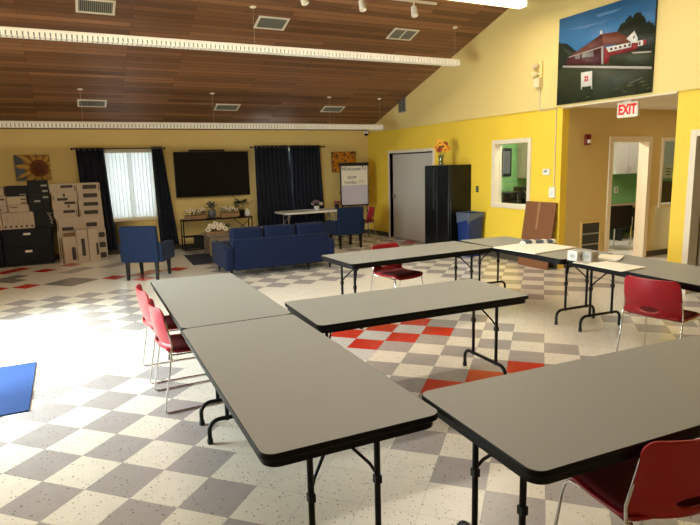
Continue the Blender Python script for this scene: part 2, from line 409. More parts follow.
# hall behind the right wall and the green room
HY = 6.67
DH = (8.2, 9.12, 0, 2.05); WH = (9.5, 10.25, .92, 2.05)
mb = MB(); panel(mb, 'y', HY, HY + .16, XR + .14, 13.0, 0, LINE, [DH, WH], 'tan_wall'); struct('wall_hall', mb)
mb = MB(); mb.box((XR + .14, 4.64, 0), (13.0, 4.79, LINE), 'yellow_wall'); struct('wall_hall_near', mb)
mb = MB(); mb.box((13.0, 1.5, 0), (13.15, 9.1, LINE), 'tan_wall'); struct('wall_hall_end', mb)
mb = MB(); mb.box((XR + .141, 4.79, LINE), (13.15, 6.83, LINE + .1), 'white_paint'); mb.box((XR + .141, 6.83, LINE), (13.15, 9.1, LINE + .1), 'white_paint')
mb.box((XR + .141, 1.5, LINE), (13.15, 4.79, LINE + .1), 'white_paint'); mb.box((XR - .03, 4.79, LINE - .02), (XR + .141, 6.67, LINE), 'white_paint')
struct('ceiling_hall', mb)
mb = MB(); mb.box((XR + .14, 8.95, 0), (13.0, 9.1, LINE), 'green_wall'); struct('wall_green_back', mb)
mb = MB(); mb.box((12.9, HY + .16, 0), (13.0, 8.95, LINE), 'green_wall'); struct('wall_green_end', mb)
mb = MB(); mb.box((9.3, 1.5, 0), (9.4, 4.64, LINE), 'sage_wall'); mb.box((XR + .14, 1.4, 0), (9.4, 1.5, LINE), 'sage_wall'); struct('wall_side_room', mb)
# baseboards
for nm, lo, hi in (('baseboard_back', (XL, YB - .012, 0), (XR, YB, .1)), ('baseboard_right', (XR - .012, 6.67, 0), (XR, 10.14, .1)), ('baseboard_right_far', (XR - .012, 12.09, 0), (XR, YB - .012, .1)),
                   ('baseboard_pillar', (XR - .012, 4.6, 0), (XR, 4.79, .1)), ('baseboard_hall', (9.22, HY - .012, 0), (13.0, HY, .1)), ('baseboard_hall_near', (XR + .14, HY - .012, 0), (8.1, HY, .1))):
    mb = MB(); mb.box(lo, hi, 'base_vinyl'); struct(nm, mb, bevel=.003)
# window and door trims
def frame_rect(mb, axis, c0, c1, u0, u1, z0, z1, w, k, bottom=True):
    def B(a, c, e, f):
        if axis == 'x': mb.box((c0, a, e), (c1, c, f), k)
        else: mb.box((a, c0, e), (c, c1, f), k)
    zb = z0 - w if bottom else z0
    B(u0 - w, u0, zb, z1 + w); B(u1, u1 + w, zb, z1 + w); B(u0, u1, z1, z1 + w)
    if bottom: B(u0, u1, z0 - w, z0)
mb = MB(); frame_rect(mb, 'y', YB - .02, YB, *W1[:2], *W1[2:], .03, 'trim_paint'); mb.box((W1[0] - .05, YB - .06, W1[2] - .05), (W1[1] + .05, YB - .02, W1[2] - .02), 'trim_paint')
frame_rect(mb, 'y', YB + .06, YB + .1, W1[0] + .04, W1[1] - .04, W1[2] + .04, W1[3] - .04, .04, 'white_plastic'); mb.box((1.235, YB + .06, W1[2]), (1.275, YB + .1, W1[3]), 'white_plastic')
w1 = struct('window_1', mb, bevel=.003)
mb = MB(); mb.box((W1[0] + .02, YB + .075, W1[2] + .02), (W1[1] - .02, YB + .081, W1[3] - .02), 'glass'); mb.build('pane', w1)
mb = MB(); frame_rect(mb, 'y', YB - .02, YB, *W2[:2], *W2[2:], .03, 'trim_paint'); frame_rect(mb, 'y', YB + .06, YB + .1, W2[0] + .04, W2[1] - .04, W2[2] + .04, W2[3] - .04, .04, 'white_plastic')
w2 = struct('window_2', mb, bevel=.003)
mb = MB(); mb.box((W2[0] + .02, YB + .075, W2[2] + .02), (W2[1] - .02, YB + .081, W2[3] - .02), 'glass'); mb.build('pane', w2)
mb = MB(); frame_rect(mb, 'x', XR - .02, XR + .16, W3[0] + .015, W3[1] - .015, W3[2] + .015, W3[3] - .015, .075, 'trim_paint'); w3 = struct('window_3', mb, bevel=.004)
mb = MB(); mb.box((XR + .09, W3[0] + .01, W3[2] + .01), (XR + .096, W3[1] - .01, W3[3] - .01), 'glass'); mb.build('pane', w3)
mb = MB(); frame_rect(mb, 'y', HY - .02, HY + .18, WH[0] + .01, WH[1] - .01, WH[2] + .01, WH[3] - .01, .06, 'trim_paint'); w4 = struct('window_4', mb, bevel=.004)
mb = MB(); mb.box((WH[0] + .01, HY + .07, WH[2] + .01), (WH[1] - .01, HY + .076, WH[3] - .01), 'glass'); mb.build('pane', w4)
# door 1 : pale grey sliding door in the right wall
mb = MB(); frame_rect(mb, 'x', XR - .02, XR + .15, D1[0], D1[1], 0, D1[3], .065, 'trim_paint', False); d1 = struct('door_1', mb, bevel=.004)
mb = MB(); mb.box((XR + .03, D1[0] + .01, .012), (XR + .075, D1[1] - .1, D1[3] - .03), 'grey_door'); lf = mb.build('door_leaf', d1, bevel=.003)
mb = MB(); mb.box((XR + .08, D1[0] + .005, .005), (XR + .14, D1[1] - .005, D1[3] - .005), 'slot_dark'); mb.build('track_recess', d1)
mb = MB(); mb.tube([(XR + .012, 11.83, 1.0), (XR - .02, 11.83, 1.0)], .012, 'grey_metal'); mb.ball((XR - .035, 11.83, 1.0), .024, 'grey_metal'); mb.box((XR + .02, 11.8, .94), (XR + .03, 11.86, 1.06), 'grey_metal'); mb.build('door_handle', lf)
# door 2 : doorway to the green room ; door 3 : doorway in the near right wall
mb = MB(); frame_rect(mb, 'y', HY - .02, HY + .18, DH[0] + .02, DH[1] - .02, 0, DH[3] - .02, .09, 'trim_paint', False); struct('door_2', mb, bevel=.004)
mb = MB(); frame_rect(mb, 'x', XR - .02, XR + .16, D3[0] + .02, D3[1] - .02, 0, D3[3] - .02, .08, 'trim_paint', False); d3 = struct('door_3', mb, bevel=.004)
mb = MB(); mb.box((XR + .2, 4.47, .012), (XR + 1.1, 4.51, 1.98), 'grey_door'); dl = mb.build('door_leaf', d3, bevel=.003)
# door 4 : glazed entrance doors in the left wall (out of frame, the daylight comes through them)
mb = MB(); frame_rect(mb, 'x', XL - .16, XL + .02, DL[0] + .03, DL[1] - .03, 0, DL[3] - .03, .06, 'trim_paint', False)
for y in (5.4, 6.35): mb.box((XL - .1, y - .03, 0), (XL - .04, y + .03, 2.2), 'trim_paint')
mb.box((XL - .1, 4.48, .0), (XL - .04, 7.27, .12), 'trim_paint'); d4 = struct('door_4', mb)
mb = MB(); mb.box((XL - .073, 4.48, .12), (XL - .067, 7.27, 2.22), 'glass'); mb.build('pane', d4)
mb = MB(); mb.box((XL - 9, -4, -.2), (XL - .16, 18, -.02), 'tile_cream'); struct('ground_outside', mb)
# conduits and wires
mb = MB(); mb.tube([(XR - .04, 7.13, 2.92), (XR - .04, 7.13, LINE - .012), (XR - .012, 7.13, LINE - .014), (XR - .012, 6.79, LINE - .016), (XR - .012, 6.79, 1.33)], .009, 'trim_paint', 8)
struct('trim_conduit', mb)
mb = MB(); mb.tube([(2.62, YB - .01, EAVE - .02), (2.62, YB - .01, 2.2)], .007, 'cream_wall', 8); struct('trim_wire', mb)

# ---------------------------------------------------------------- folding tables
def make_table(label, topk='laminate', L=1.83, Wd=0.76, legk='black_steel', thick=.027, edgek='black_edge', apron=True):
    t = thing('folding_table', label, 'table', group='grey folding tables set out in the room')
    hx, hy = L / 2, Wd / 2
    mb = MB(); mb.prism(rrect(hx, hy, .055, 8), 'z', .744 - thick, .744, edgek, topk, True); tp = mb.build('tabletop', t, bevel=.004); tp.modifiers[0].material = 0
    if apron:
        mb = MB(); A = rrect(hx - .014, hy - .014, .06, 6); Bq = rrect(hx - .04, hy - .04, .04, 6); i = mb.mi('black_edge')
        vs = [[mb.bm.verts.new((p[0], p[1], z)) for p in R_] for z in (.684, .719) for R_ in (A, Bq)]
        n = len(A)
        for q in range(n):
            r = (q + 1) % n
            mb.face([vs[0][q], vs[0][r], vs[2][r], vs[2][q]], i, True); mb.face([vs[1][r], vs[1][q], vs[3][q], vs[3][r]], i, True)
            mb.face([vs[0][r], vs[0][q], vs[1][q], vs[1][r]], i); mb.face([vs[2][q], vs[2][r], vs[3][r], vs[3][q]], i)
        mb.build('apron', t)
    for s in (-1, 1):
        x = s * (hx - .15)
        mb = MB()
        for y in (-.15, .15): mb.tube([(x, y, .72), (x, y, .14)], .0135, legk, 12)
        base = [(x, -.27, .03)] + arc((-.20, .085), .07, PI, PI / 2, 6, 'yz', x) + arc((.20, .085), .07, PI / 2, 0, 6, 'yz', x) + [(x, .27, .03)]
        mb.tube(base, .0145, legk, 12)
        mb.tube([(x, -.17, .7), (x, .17, .7)], .013, legk, 8)
        lg = mb.build('leg', t)
        for y in (-.27, .27):
            mb = MB(); mb.lathe([(.016, 0), (.019, .002), (.019, .03), (.016, .034)], (x, y, 0), 'rubber', 12); mb.build('foot_cap', lg)
        xi = x - s * .09
        mb = MB(); mb.cbox((xi, 0, .66), (.035, .075, .12), legk)
        for y in (-.15, .15):
            mb.tube([(xi, y * .18, .615), (x - s * .022, y * .84, .505), (x - s * .006, y * .96, .47), (x, y, .43)], .0075, legk, 8)
            mb.cbox((x, y, .44), (.029, .029, .035), legk)
        mb.build('brace', t)
    return t
R = math.radians
T2 = make_table('grey folding table nearest the camera on the left, set end to end')
T2.location = (0.925, 2.71, 0); T2.rotation_euler.z = R(88.7)
dup(T2, 'grey folding table with two red chairs along its left side', (0.97, 4.545, 0), R(88.8))
T3 = dup(T2, 'grey folding table jutting right from the left row, red floor tiles below it', (2.235, 3.575, 0), R(-2.4)); T3.scale.x = .945
dup(T2, 'grey folding table in the right foreground with a red chair in front', (2.205, 1.595, 0), R(-2.9))
T4 = dup(T2, 'grey folding table farthest back, a single red chair behind it', (3.525, 5.59, 0), R(2.2)); T4.scale.x = 1.07
dup(T2, 'grey folding table carrying the white board in front of the cardboard sheet', (4.90, 5.085, 0), R(87.2))
dup(T2, 'grey folding table at the right with tissue boxes and papers on it', (4.82, 3.24, 0), R(86))

# ---------------------------------------------------------------- red chairs
def make_chair(label):
    t = thing('stacking_chair', label, 'chair', group='red stacking chairs around the tables')
    # backrest shell, oval opening near its foot
    mb = MB(); i = mb.mi('red_plastic'); NX, NZ = 36, 32; hw, z0, z1 = .235, .445, .78
    hz, cz, rc = (z1 - z0) / 2, (z1 + z0) / 2, .05
    ec, er = Vector((0, -hz + .075)), (.075, .022)
    vv = {}
    for a in range(NX + 1):
        for c in range(NZ + 1):
            x, z = -hw + 2 * hw * a / NX, -hz + 2 * hz * c / NZ
            if abs(x) > hw - rc and abs(z) > hz - rc and z > 0:
                cx, cz2 = math.copysign(hw - rc, x), math.copysign(hz - rc, z)
                dx, dz = x - cx, z - cz2; ln = max(abs(dx), abs(dz)); d = math.hypot(dx, dz)
                if d > 1e-6: x, z = cx + dx * ln / d, cz2 + dz * ln / d
            vv[a, c] = [x, z]
    inside = lambda p: ((p[0] - ec.x) / er[0]) ** 2 + ((p[1] - ec.y) / er[1]) ** 2
    kill = set()
    for a in range(NX):
        for c in range(NZ):
            mx_ = [sum(vv[a + e, c + g][h] for e in (0, 1) for g in (0, 1)) / 4 for h in (0, 1)]
            if inside(mx_) < 1: kill.add((a, c))
    for (a, c) in list(kill):
        for e in (0, 1):
            for g in (0, 1):
                p = (a + e, c + g)
                if any((p[0] - q, p[1] - w) not in kill for q in (0, 1) for w in (0, 1)):
                    v = vv[p]; d = math.sqrt(inside(v)) or 1
                    vv[p] = [ec.x + (v[0] - ec.x) / d, ec.y + (v[1] - ec.y) / d]
    bv = {}
    for p, (x, z) in vv.items():
        zz = (z + hz) / (2 * hz)
        wx = x * (1 - .10 * (zz if zz > .5 else 0.5) + .05)
        y = -.215 - .06 * zz - .012 * math.sin(PI * zz) + .075 * (x / hw) ** 2 * (1 - .25 * zz)
        if zz < .2: y -= .018 * math.sin(PI * zz / .2) - .03 * max(0, (.06 - zz) / .06) ** 2
        bv[p] = mb.bm.verts.new((wx, y, z + cz))
    for a in range(NX):
        for c in range(NZ):
            if (a, c) not in kill: mb.face([bv[a, c], bv[a + 1, c], bv[a + 1, c + 1], bv[a, c + 1]], i, True)
    for v in [v for v in mb.bm.verts if not v.link_faces]: mb.bm.verts.remove(v)
    mb.build('backrest', t, solid=.011, bevel=0)
    # seat shell with waterfall front
    mb = MB(); i = mb.mi('red_plastic'); NX, NY = 16, 18; sv = {}
    def seat_z(x, y):
        v = (y + .21) / .45
        z = .445 + .012 * (x / .23) ** 2 - .012 * math.sin(PI * v)
        if v > .82: z -= .035 * ((v - .82) / .18) ** 2
        if v < .12: z += .02 * ((.12 - v) / .12) ** 2
        return z
    def seat_xy(a, c):
        u, v = -1 + 2 * a / NX, c / NY
        hw_ = .225 + .012 * math.sin(PI * v)
        x, y = u * hw_, -.21 + .45 * v
        if v > .8 and abs(u) > .75:
            y -= .03 * ((abs(u) - .75) / .25) ** 2 * (v - .8) / .2
        return x, y
    for a in range(NX + 1):
        for c in range(NY + 1):
            x, y = seat_xy(a, c); sv[a, c] = mb.bm.verts.new((x, y, seat_z(x, y)))
    for a in range(NX):
        for c in range(NY): mb.face([sv[a, c], sv[a + 1, c], sv[a + 1, c + 1], sv[a, c + 1]], i, True)
    mb.build('seat', t, solid=.014)
    mb = MB(); i = mb.mi('red_pad'); sv = {}
    for a in range(NX + 1):
        for c in range(NY + 1):
            x, y = seat_xy(a, c); x *= .9; y = -.0 + (y - .015) * .9 + .012
            u, v = abs(-1 + 2 * a / NX), abs(-1 + 2 * c / NY)
            e = (1 - u ** 6) * (1 - v ** 6)
            sv[a, c] = mb.bm.verts.new((x, y, seat_z(x, y) + .008 + .018 * e))
    for a in range(NX):
        for c in range(NY): mb.face([sv[a, c], sv[a + 1, c], sv[a + 1, c + 1], sv[a, c + 1]], i, True)
    mb.build('seat_pad', t, solid=.006)
    for s in (-1, 1):
        mb = MB(); x = s * .238
        path = [(x * .93, -.212, .72), (x * .97, -.190, .60), (x * 1.0, -.172, .51), (x * 1.02, -.180, .46), (x * 1.03, -.205, .3), (x * 1.03, -.255, .045)]
        path += [(x * 1.03, -.254, .02), (x * 1.03, -.24, .008), (x * 1.03, -.22, .0075), (x * 1.03, .2, .0075), (x * 1.03, .222, .010), (x * 1.03, .235, .025), (x * 1.03, .237, .05)]
        path += [(x * .95, .20, .33), (x * .91, .195, .385), (x * .88, .17, .41), (x * .88, .12, .418), (x * .88, .07, .422), (x * .9, -.14, .424), (x * .97, -.18, .432), (x * 1.0, -.2, .455)]
        mb.tube(path, .0072, 'chrome', 10)
        f = mb.build('side_frame', t)
    mb = MB(); mb.tube([(-.21, .12, .405), (.21, .12, .405)], .0065, 'chrome', 8); mb.tube([(-.215, -.13, .43), (.215, -.13, .43)], .0065, 'chrome', 8); mb.build('cross_bar', t)
    return t
C1 = make_chair('red stacking chair in the middle of the left side, nearer of the two there')
C1.location = (.738, 4.335, 0); C1.rotation_euler.z = R(-89)
dup(C1, 'red stacking chair tucked under the left table, farther of the two there', (.722, 5.0, 0), R(-90))
dup(C1, 'red stacking chair behind the farthest grey table, seat showing below the tabletop', (3.52, 5.85, 0), R(192))
dup(C1, 'red stacking chair at the right, seen from behind, below the papers', (4.43, 3.02, 0), R(-80))
dup(C1, 'red stacking chair in the bottom right corner with its back to the camera', (1.965, 1.375, 0), R(-10))
dup(C1, 'red stacking chair in the far corner beside the easel, seen side on', (6.2, 11.85, 0), R(80))

# ---------------------------------------------------------------- sofa and armchairs
def cushion(name, lo, hi, k, parent, puff=.02, bev=.035):
    mb = MB(); mb.box(lo, hi, k); o = mb.build(name, parent, bevel=bev, seg=4, smooth=False); return o
t = thing('sofa', 'navy blue three cushion sofa with its back to the camera', 'sofa', (3.2, 9.4, 0))
mb = MB(); mb.box((-.88, -.48, .12), (.79, .42, .40), 'navy'); mb.build('base', t, bevel=.02)
mb = MB(); mb.prism([(-.5, .13), (-.48, .62), (-.40, .63), (-.26, .36), (-.26, .13)], 'x', -.9, .79, 'navy'); mb.build('backrest', t, bevel=.025, seg=3)
for a, (x0, x1) in enumerate(((-.90, -.35), (-.34, .22), (.23, .79))):
    cushion('back_cushion', (x0 + .01, -.42, .40), (x1 - .01, -.2, .80), 'navy', t, bev=.05)
    cushion('seat_cushion', (x0 + .01, -.24, .385), (x1 - .01, .42, .52), 'navy', t)
for s, x0, x1 in ((-1, -1.03, -.90), (1, .79, .89)):
    mb = MB(); mb.prism([(-.5, .13), (-.52, .50), (-.3, .535), (.48, .53), (.5, .13)], 'x', x0, x1, 'navy'); mb.build('armrest', t, bevel=.03, seg=3)
for x in (-.93, .82):
    for y in (-.42, .42):
        mb = MB(); mb.lathe([(.014, 0), (.025, .14)], (x, y, 0), 'dark_wood', 12); mb.build('leg', t)
mb = MB(); mb.lathe([(.014, 0), (.025, .14)], (.42, -.42, 0), 'dark_wood', 12); mb.build('leg', t)

def make_armchair(label):
    t = thing('armchair', label, 'armchair', group='blue armchairs on tall dark legs')
    mb = MB(); mb.box((-.255, -.20, .29), (.255, .30, .42), 'navy_chair'); mb.build('base', t, bevel=.015)
    cushion('seat_cushion', (-.2, -.18, .40), (.2, .30, .49), 'navy_chair', t)
    mb = MB(); mb.prism([(-.24, .29), (-.30, .87), (-.26, .895), (-.2, .88), (-.13, .3)], 'x', -.27, .27, 'navy_chair'); mb.build('backrest', t, bevel=.025, seg=3)
    for s in (-1, 1):
        mb = MB(); mb.prism([(-.2, .29), (-.235, .62), (-.1, .60), (.2, .60), (.3, .575), (.31, .29)], 'x', s * .275 - .045, s * .275 + .045, 'navy_chair'); mb.build('armrest', t, bevel=.022, seg=3)
    for x in (-.22, .22):
        for y in (-.2, .27):
            mb = MB(); k = .018; h = .026
            i = mb.mi('dark_wood'); A = [mb.bm.verts.new((x + a * k + 0, y + c * k + math.copysign(.015, y), 0)) for a, c in ((-1, -1), (1, -1), (1, 1), (-1, 1))]
            Bv = [mb.bm.verts.new((x + a * h, y + c * h, .30)) for a, c in ((-1, -1), (1, -1), (1, 1), (-1, 1))]
            mb.face(A[::-1], i); mb.face(Bv, i)
            for q in range(4): mb.face([A[q], A[(q + 1) % 4], Bv[(q + 1) % 4], Bv[q]], i)
            mb.build('leg', t)
    return t
A1 = make_armchair('blue upholstered armchair left of the sofa, in front of the bright window')
A1.location = (1.09, 9.84, 0); A1.rotation_euler.z = R(-29); A1.scale = (1.1, 1.1, 1.0)
dup(A1, 'dark blue armchair to the right of the sofa, in front of the easel', (5.38, 11.1, 0), R(-2))

# ---------------------------------------------------------------- rugs and mats
mb = MB(); mb.prism([(1.98, 10.65), (2.55, 10.65), (3.9, 10.65), (3.9, 12.0), (2.05, 12.0)], 'z', 0.0, .012, 'rug'); o = mb.build('area_rug', bevel=.003)
tag(o, 'dark navy rug under the coffee table', 'rug')
mb = MB(); mb.box((-1.75, 4.66, 0), (-.41, 5.9, .012), 'mat_blue'); o = mb.build('entry_mat', bevel=.004); tag(o, 'bright blue entry mat on the sunlit floor at the left edge', 'mat')

# ---------------------------------------------------------------- television wall
t = thing('television', 'large black flat television hung on the back wall', 'television', (3.0, YB - .02, 1.15))
mb = MB(); mb.box((-.84, -.085, 0), (.84, -.03, 1.0), 'black_plastic'); mb.build('housing', t, bevel=.006)
mb = MB(); mb.box((-.825, -.088, .02), (.825, -.084, .985), 'screen'); mb.build('screen', t)
mb = MB(); mb.box((-.35, -.03, .25), (.35, .018, .75), 'black_plastic'); mb.build('wall_bracket', t)
mb = MB(); mb.box((2.5, YB - .1, 2.155), (3.3, YB - .04, 2.195), 'black_plastic'); o = mb.build('soundbar', bevel=.01); tag(o, 'slim black soundbar sitting on top of the television', 'soundbar')
mb = MB(); mb.tube([(3.45, YB - .02, 1.14), (3.5, YB - .03, 1.05), (3.47, YB - .04, .95), (3.55, YB - .05, .86), (3.58, YB - .06, .78)], .008, 'black_plastic', 6); mb.tube([(3.28, YB - .012, 1.15), (3.27, YB - .012, .6)], .004, 'white_plastic', 6)
o = mb.build('power_cord', None); tag(o, 'cords hanging below the television down the wall', 'cord')

# console table
t = thing('console_table', 'long black metal console table under the television', 'table', (2.95, 12.7, 0))
mb = MB(); mb.box((-.78, -.16, .655), (.78, .16, .685), 'dark_wood'); mb.build('tabletop', t, bevel=.003)
mb = MB(); mb.box((-.76, -.15, .30), (.76, .15, .32), 'dark_wood'); mb.build('shelf', t, bevel=.003)
mb = MB()
for y in (-.15, .15): mb.box((-.77, y - .012, .02), (.77, y + .012, .045), 'black_steel')
mb.build('stretcher', t)
for x in (-.765, .765):
    for y in (-.145, .145):
        mb = MB(); mb.cbox((x, y, .33), (.025, .025, .66), 'black_steel'); mb.build('leg', t, bevel=.002)
mb = MB(); mb.tube([(.35, -.14, .645), (.75, -.14, .33)], .008, 'black_steel', 6); mb.tube([(.75, -.14, .645), (.35, -.14, .33)], .008, 'black_steel', 6); mb.build('cross_brace', t)
mb = MB(); mb.box((2.42, 12.6, .047), (2.72, 12.8, .298), 'black_plastic'); o = mb.build('speaker_box', bevel=.01); o.location.z = -.001; tag(o, 'black box speaker inside the console table under its shelf', 'speaker')

# coffee table
t = thing('coffee_table', 'grey weathered wood coffee table on the navy rug', 'table', (2.95, 11.72, .0125))
mb = MB(); mb.box((-.52, -.3, .40), (.52, .3, .44), 'grey_wood'); mb.build('tabletop', t, bevel=.004)
mb = MB(); mb.box((-.46, -.26, .28), (.46, .26, .40), 'grey_wood'); mb.build('apron', t, bevel=.003)
for x in (-.42, .42):
    for y in (-.22, .22):
        mb = MB(); mb.cbox((x, y, .145), (.09, .09, .29), 'grey_wood'); mb.build('leg', t, bevel=.004)
mb = MB(); mb.box((-.4, -.2, .08), (.4, .2, .1), 'grey_wood'); mb.build('shelf', t, bevel=.003)

# flowers -----------------------------------------------------------------
def flower_mesh(mb, c, r, pk, n=9, ek='flower_eye', tilt=(0, -1, .6)):
    d = Vector(tilt).normalized(); u = d.orthogonal().normalized(); w = d.cross(u); c = Vector(c)
    i = mb.mi(pk)
    for q in range(n):
        a = 2 * PI * q / n + random.uniform(-.1, .1); dirv = u * math.cos(a) + w * math.sin(a); sd = d.cross(dirv)
        p = [c + dirv * r * .25 - sd * r * .1, c + dirv * r * .7 - sd * r * .24 + d * r * .12, c + dirv * r, c + dirv * r * .7 + sd * r * .24 + d * r * .12, c + dirv * r * .25 + sd * r * .1]
        mb.face([mb.bm.verts.new(x) for x in p], i, True)
    T = Matrix((u, w, d)).transposed()
    mb.lathe([(r * .26, -r * .05), (r * .26, r * .06), (r * .16, r * .14), (.0001, r * .16)], c, ek, 10, T=T)
def leaf_mesh(mb, c, ln, k, dirv, wd=.3):
    d = Vector(dirv).normalized(); s_ = d.cross(Vector((0, 0, 1)))
    s_ = s_.normalized() if s_.length > .01 else Vector((1, 0, 0)); c = Vector(c); up = s_.cross(d)
    p = [c, c + d * ln * .35 + s_ * ln * wd * .5, c + d * ln * .7 + s_ * ln * wd * .4 - up * ln * .05, c + d * ln - up * ln * .15, c + d * ln * .7 - s_ * ln * wd * .4 - up * ln * .05, c + d * ln * .35 - s_ * ln * wd * .5]
    mb.face([mb.bm.verts.new(x) for x in p], mb.mi(k), True)
def leaf_clump(mb, c, rad, n, ln, k, flat=.7):
    for q in range(n):
        a = random.uniform(0, 2 * PI); e = random.uniform(-.1, 1.2); d = Vector((math.cos(a) * math.cos(e), math.sin(a) * math.cos(e), math.sin(e)))
        leaf_mesh(mb, Vector(c) + Vector((d.x * rad[0], d.y * rad[1], d.z * rad[2])) * random.uniform(.2, .9), ln * random.uniform(.7, 1.2), k, d + Vector((0, 0, random.uniform(-.3, .5))))
def stems(mb, pts, root, k='leaf', r=.003):
    for p in pts:
        p = Vector(p); b_ = Vector(root); mb.tube([b_, b_.lerp(p, .5) + Vector((0, 0, .02)), p], r, k, 5)
def planter(label, loc, w, fl, k='petal_white', hgt=.09):
    t = thing('flower_planter', label, 'planter', loc)
    mb = MB(); mb.box((-w / 2, -.06, 0), (w / 2, .06, hgt), 'crate_wood'); mb.box((-w / 2 + .01, -.05, hgt), (w / 2 - .01, .05, hgt + .004), 'flower_eye'); mb.build('trough', t, bevel=.004)
    mb = MB()
    for a in range(5): leaf_clump(mb, (-w / 2 + w * (a + .5) / 5, 0, hgt), (w / 8, .06, .09), 20, .085, 'leaf')
    mb.build('foliage', t)
    for a in range(fl):
        mb = MB(); c = (-w / 2 + w * (a + .5) / fl + random.uniform(-.02, .02), random.uniform(-.06, -.01), hgt + random.uniform(.05, .13))
        flower_mesh(mb, c, .05, k); stems(mb, [c], (c[0], 0, hgt)); mb.build('flower', t)
    return t
CT = .6855
planter('brown trough of white flowers at the left end of the console', (2.48, 12.66, CT), .46, 5)
planter('brown trough of white flowers in the middle of the console', (3.22, 12.64, CT), .38, 5, hgt=.11)
t = thing('potted_plant', 'bushy grey green plant in a grey pot on the console', 'plant', (2.86, 12.76, CT))
mb = MB(); mb.lathe([(.06, 0), (.085, .04), (.095, .15), (.085, .17), (.075, .165), (.07, .16)], (0, 0, 0), 'pot_grey', 20); mb.build('pot', t)
mb = MB(); leaf_clump(mb, (0, 0, .2), (.14, .08, .17), 130, .085, 'leaf_grey'); stems(mb, [(.1, 0, .3), (-.1, 0, .3), (0, .05, .35), (0, -.05, .3)], (0, 0, .16), 'leaf_grey'); mb.build('foliage', t)
t = thing('potted_plant', 'dark spreading leafy plant at the right end of the console', 'plant', (3.56, 12.79, CT))
mb = MB(); mb.lathe([(.05, 0), (.07, .1), (.075, .14), (.065, .14)], (0, 0, 0), 'black_plastic', 16); mb.build('pot', t)
mb = MB(); leaf_clump(mb, (0, 0, .27), (.2, .05, .05), 70, .12, 'leaf'); stems(mb, [(.15, 0, .3), (-.15, 0, .3), (0, .05, .33), (.05, -.05, .3), (-.02, -.02, .2)], (0, 0, .12)); mb.build('foliage', t)
t = thing('vase', 'small white round vase at the right end of the console', 'vase', (3.64, 12.62, CT))
mb = MB(); mb.lathe([(.03, 0), (.055, .025), (.066, .07), (.055, .12), (.03, .15), (.022, .16), (.026, .172), (.02, .17)], (0, 0, 0), 'white_plastic', 22); mb.build('body', t)
t = thing('flower_arrangement', 'low arrangement of white flowers on the coffee table', 'flowers', (2.66, 11.62, .453))
mb = MB(); mb.box((-.2, -.09, 0), (.2, .09, .05), 'crate_wood'); mb.build('tray', t, bevel=.004)
mb = MB(); leaf_clump(mb, (0, 0, .05), (.2, .1, .1), 70, .09, 'leaf'); leaf_clump(mb, (.2, 0, .08), (.1, .06, .05), 20, .11, 'leaf'); mb.build('foliage', t)
for a, (x, y, z) in enumerate(((-.17, -.06, .09), (-.06, -.08, .15), (.05, -.09, .12), (.12, -.05, .17), (0, -.03, .2), (-.11, -.02, .16), (.18, -.08, .1))):
    mb = MB(); flower_mesh(mb, (x, y, z), .062, 'petal_white', 10, 'petal_yellow' if a % 2 else 'flower_eye'); stems(mb, [(x, y, z)], (x * .5, 0, .05)); mb.build('flower', t)

# ---------------------------------------------------------------- curtains, rods, blind
def curtain(label, x0t, x1t, x0b, x1b, zt, zb, y=YB - .13, n=7, ph=0.0):
    mb = MB(); i = mb.mi('navy_cloth'); NX, NZ = n * 8, 14; g = {}
    for a in range(NX + 1):
        for c in range(NZ + 1):
            u, v = a / NX, c / NZ
            x = (x0t + (x1t - x0t) * u) * (1 - v) + (x0b + (x1b - x0b) * u) * v
            amp = .022 + .018 * v
            yy = y + amp * math.sin(2 * PI * n * u + ph + .5 * math.sin(3 * v)) + .006 * math.sin(9 * u + 5 * v)
            g[a, c] = mb.bm.verts.new((x, yy, zt + (zb - zt) * v))
    for a in range(NX):
        for c in range(NZ): mb.face([g[a, c], g[a + 1, c], g[a + 1, c + 1], g[a, c + 1]], i, True)
    o = mb.build('curtain', solid=.004); tag(o, label, 'curtain', 'navy curtains on the back wall')
    for q in range(n):
        u = (q + .5) / n; x = x0t + (x1t - x0t) * u
        gr = MB()
        gr.tube(arc((x, zt - .035), .016, 0, 2 * PI, 12, 'xz', y - .046)[:-1], .004, 'grey_metal', 6, closed=True)
        gr.build('grommet', o)
    return o
curtain('navy curtain gathered at the left of the bright window, behind the boxes', .24, .76, .3, .86, 2.25, .12, n=5)
curtain('narrow navy curtain at the right of the bright window, flaring toward the floor', 1.71, 1.93, 1.74, 2.14, 2.27, .12, n=4)
curtain('closed navy curtain left of the slit of daylight', 3.98, 4.80, 3.98, 4.92, 2.27, .1, n=8, y=YB - .165)
curtain('closed navy curtain right of the slit of daylight', 4.885, 5.66, 4.86, 5.77, 2.27, .1, n=8, ph=1.0, y=YB - .08)
def rod(label, x0, x1):
    t = thing('curtain_rod', label, 'curtain rod', (0, YB - .13, 2.235))
    mb = MB(); mb.tube([(x0, 0, 0), (x1, 0, 0)], .011, 'black_steel', 10); mb.build('pole', t)
    for x in (x0, x1):
        mb = MB(); mb.ball((x, 0, 0), .022, 'black_steel'); mb.build('finial', t)
    for x in (x0 + .06, x1 - .06):
        mb = MB(); mb.tube([(x, 0, 0), (x, .13, 0)], .007, 'black_steel', 8); mb.build('bracket', t)
rod('thin dark curtain rod above the bright window', .17, 1.98); rod('thin dark curtain rod above the closed curtains', 3.9, 5.76)
t = thing('vertical_blind', 'white vertical blind glowing with daylight in the left window', 'blind', (0, YB + .02, 0))
mb = MB(); mb.box((W1[0] + .005, -.015, W1[3] - .05), (W1[1] - .005, .03, W1[3] - .005), 'white_plastic'); mb.build('headrail', t)
mb = MB(); n = 13; w = (W1[1] - W1[0] - .03) / n
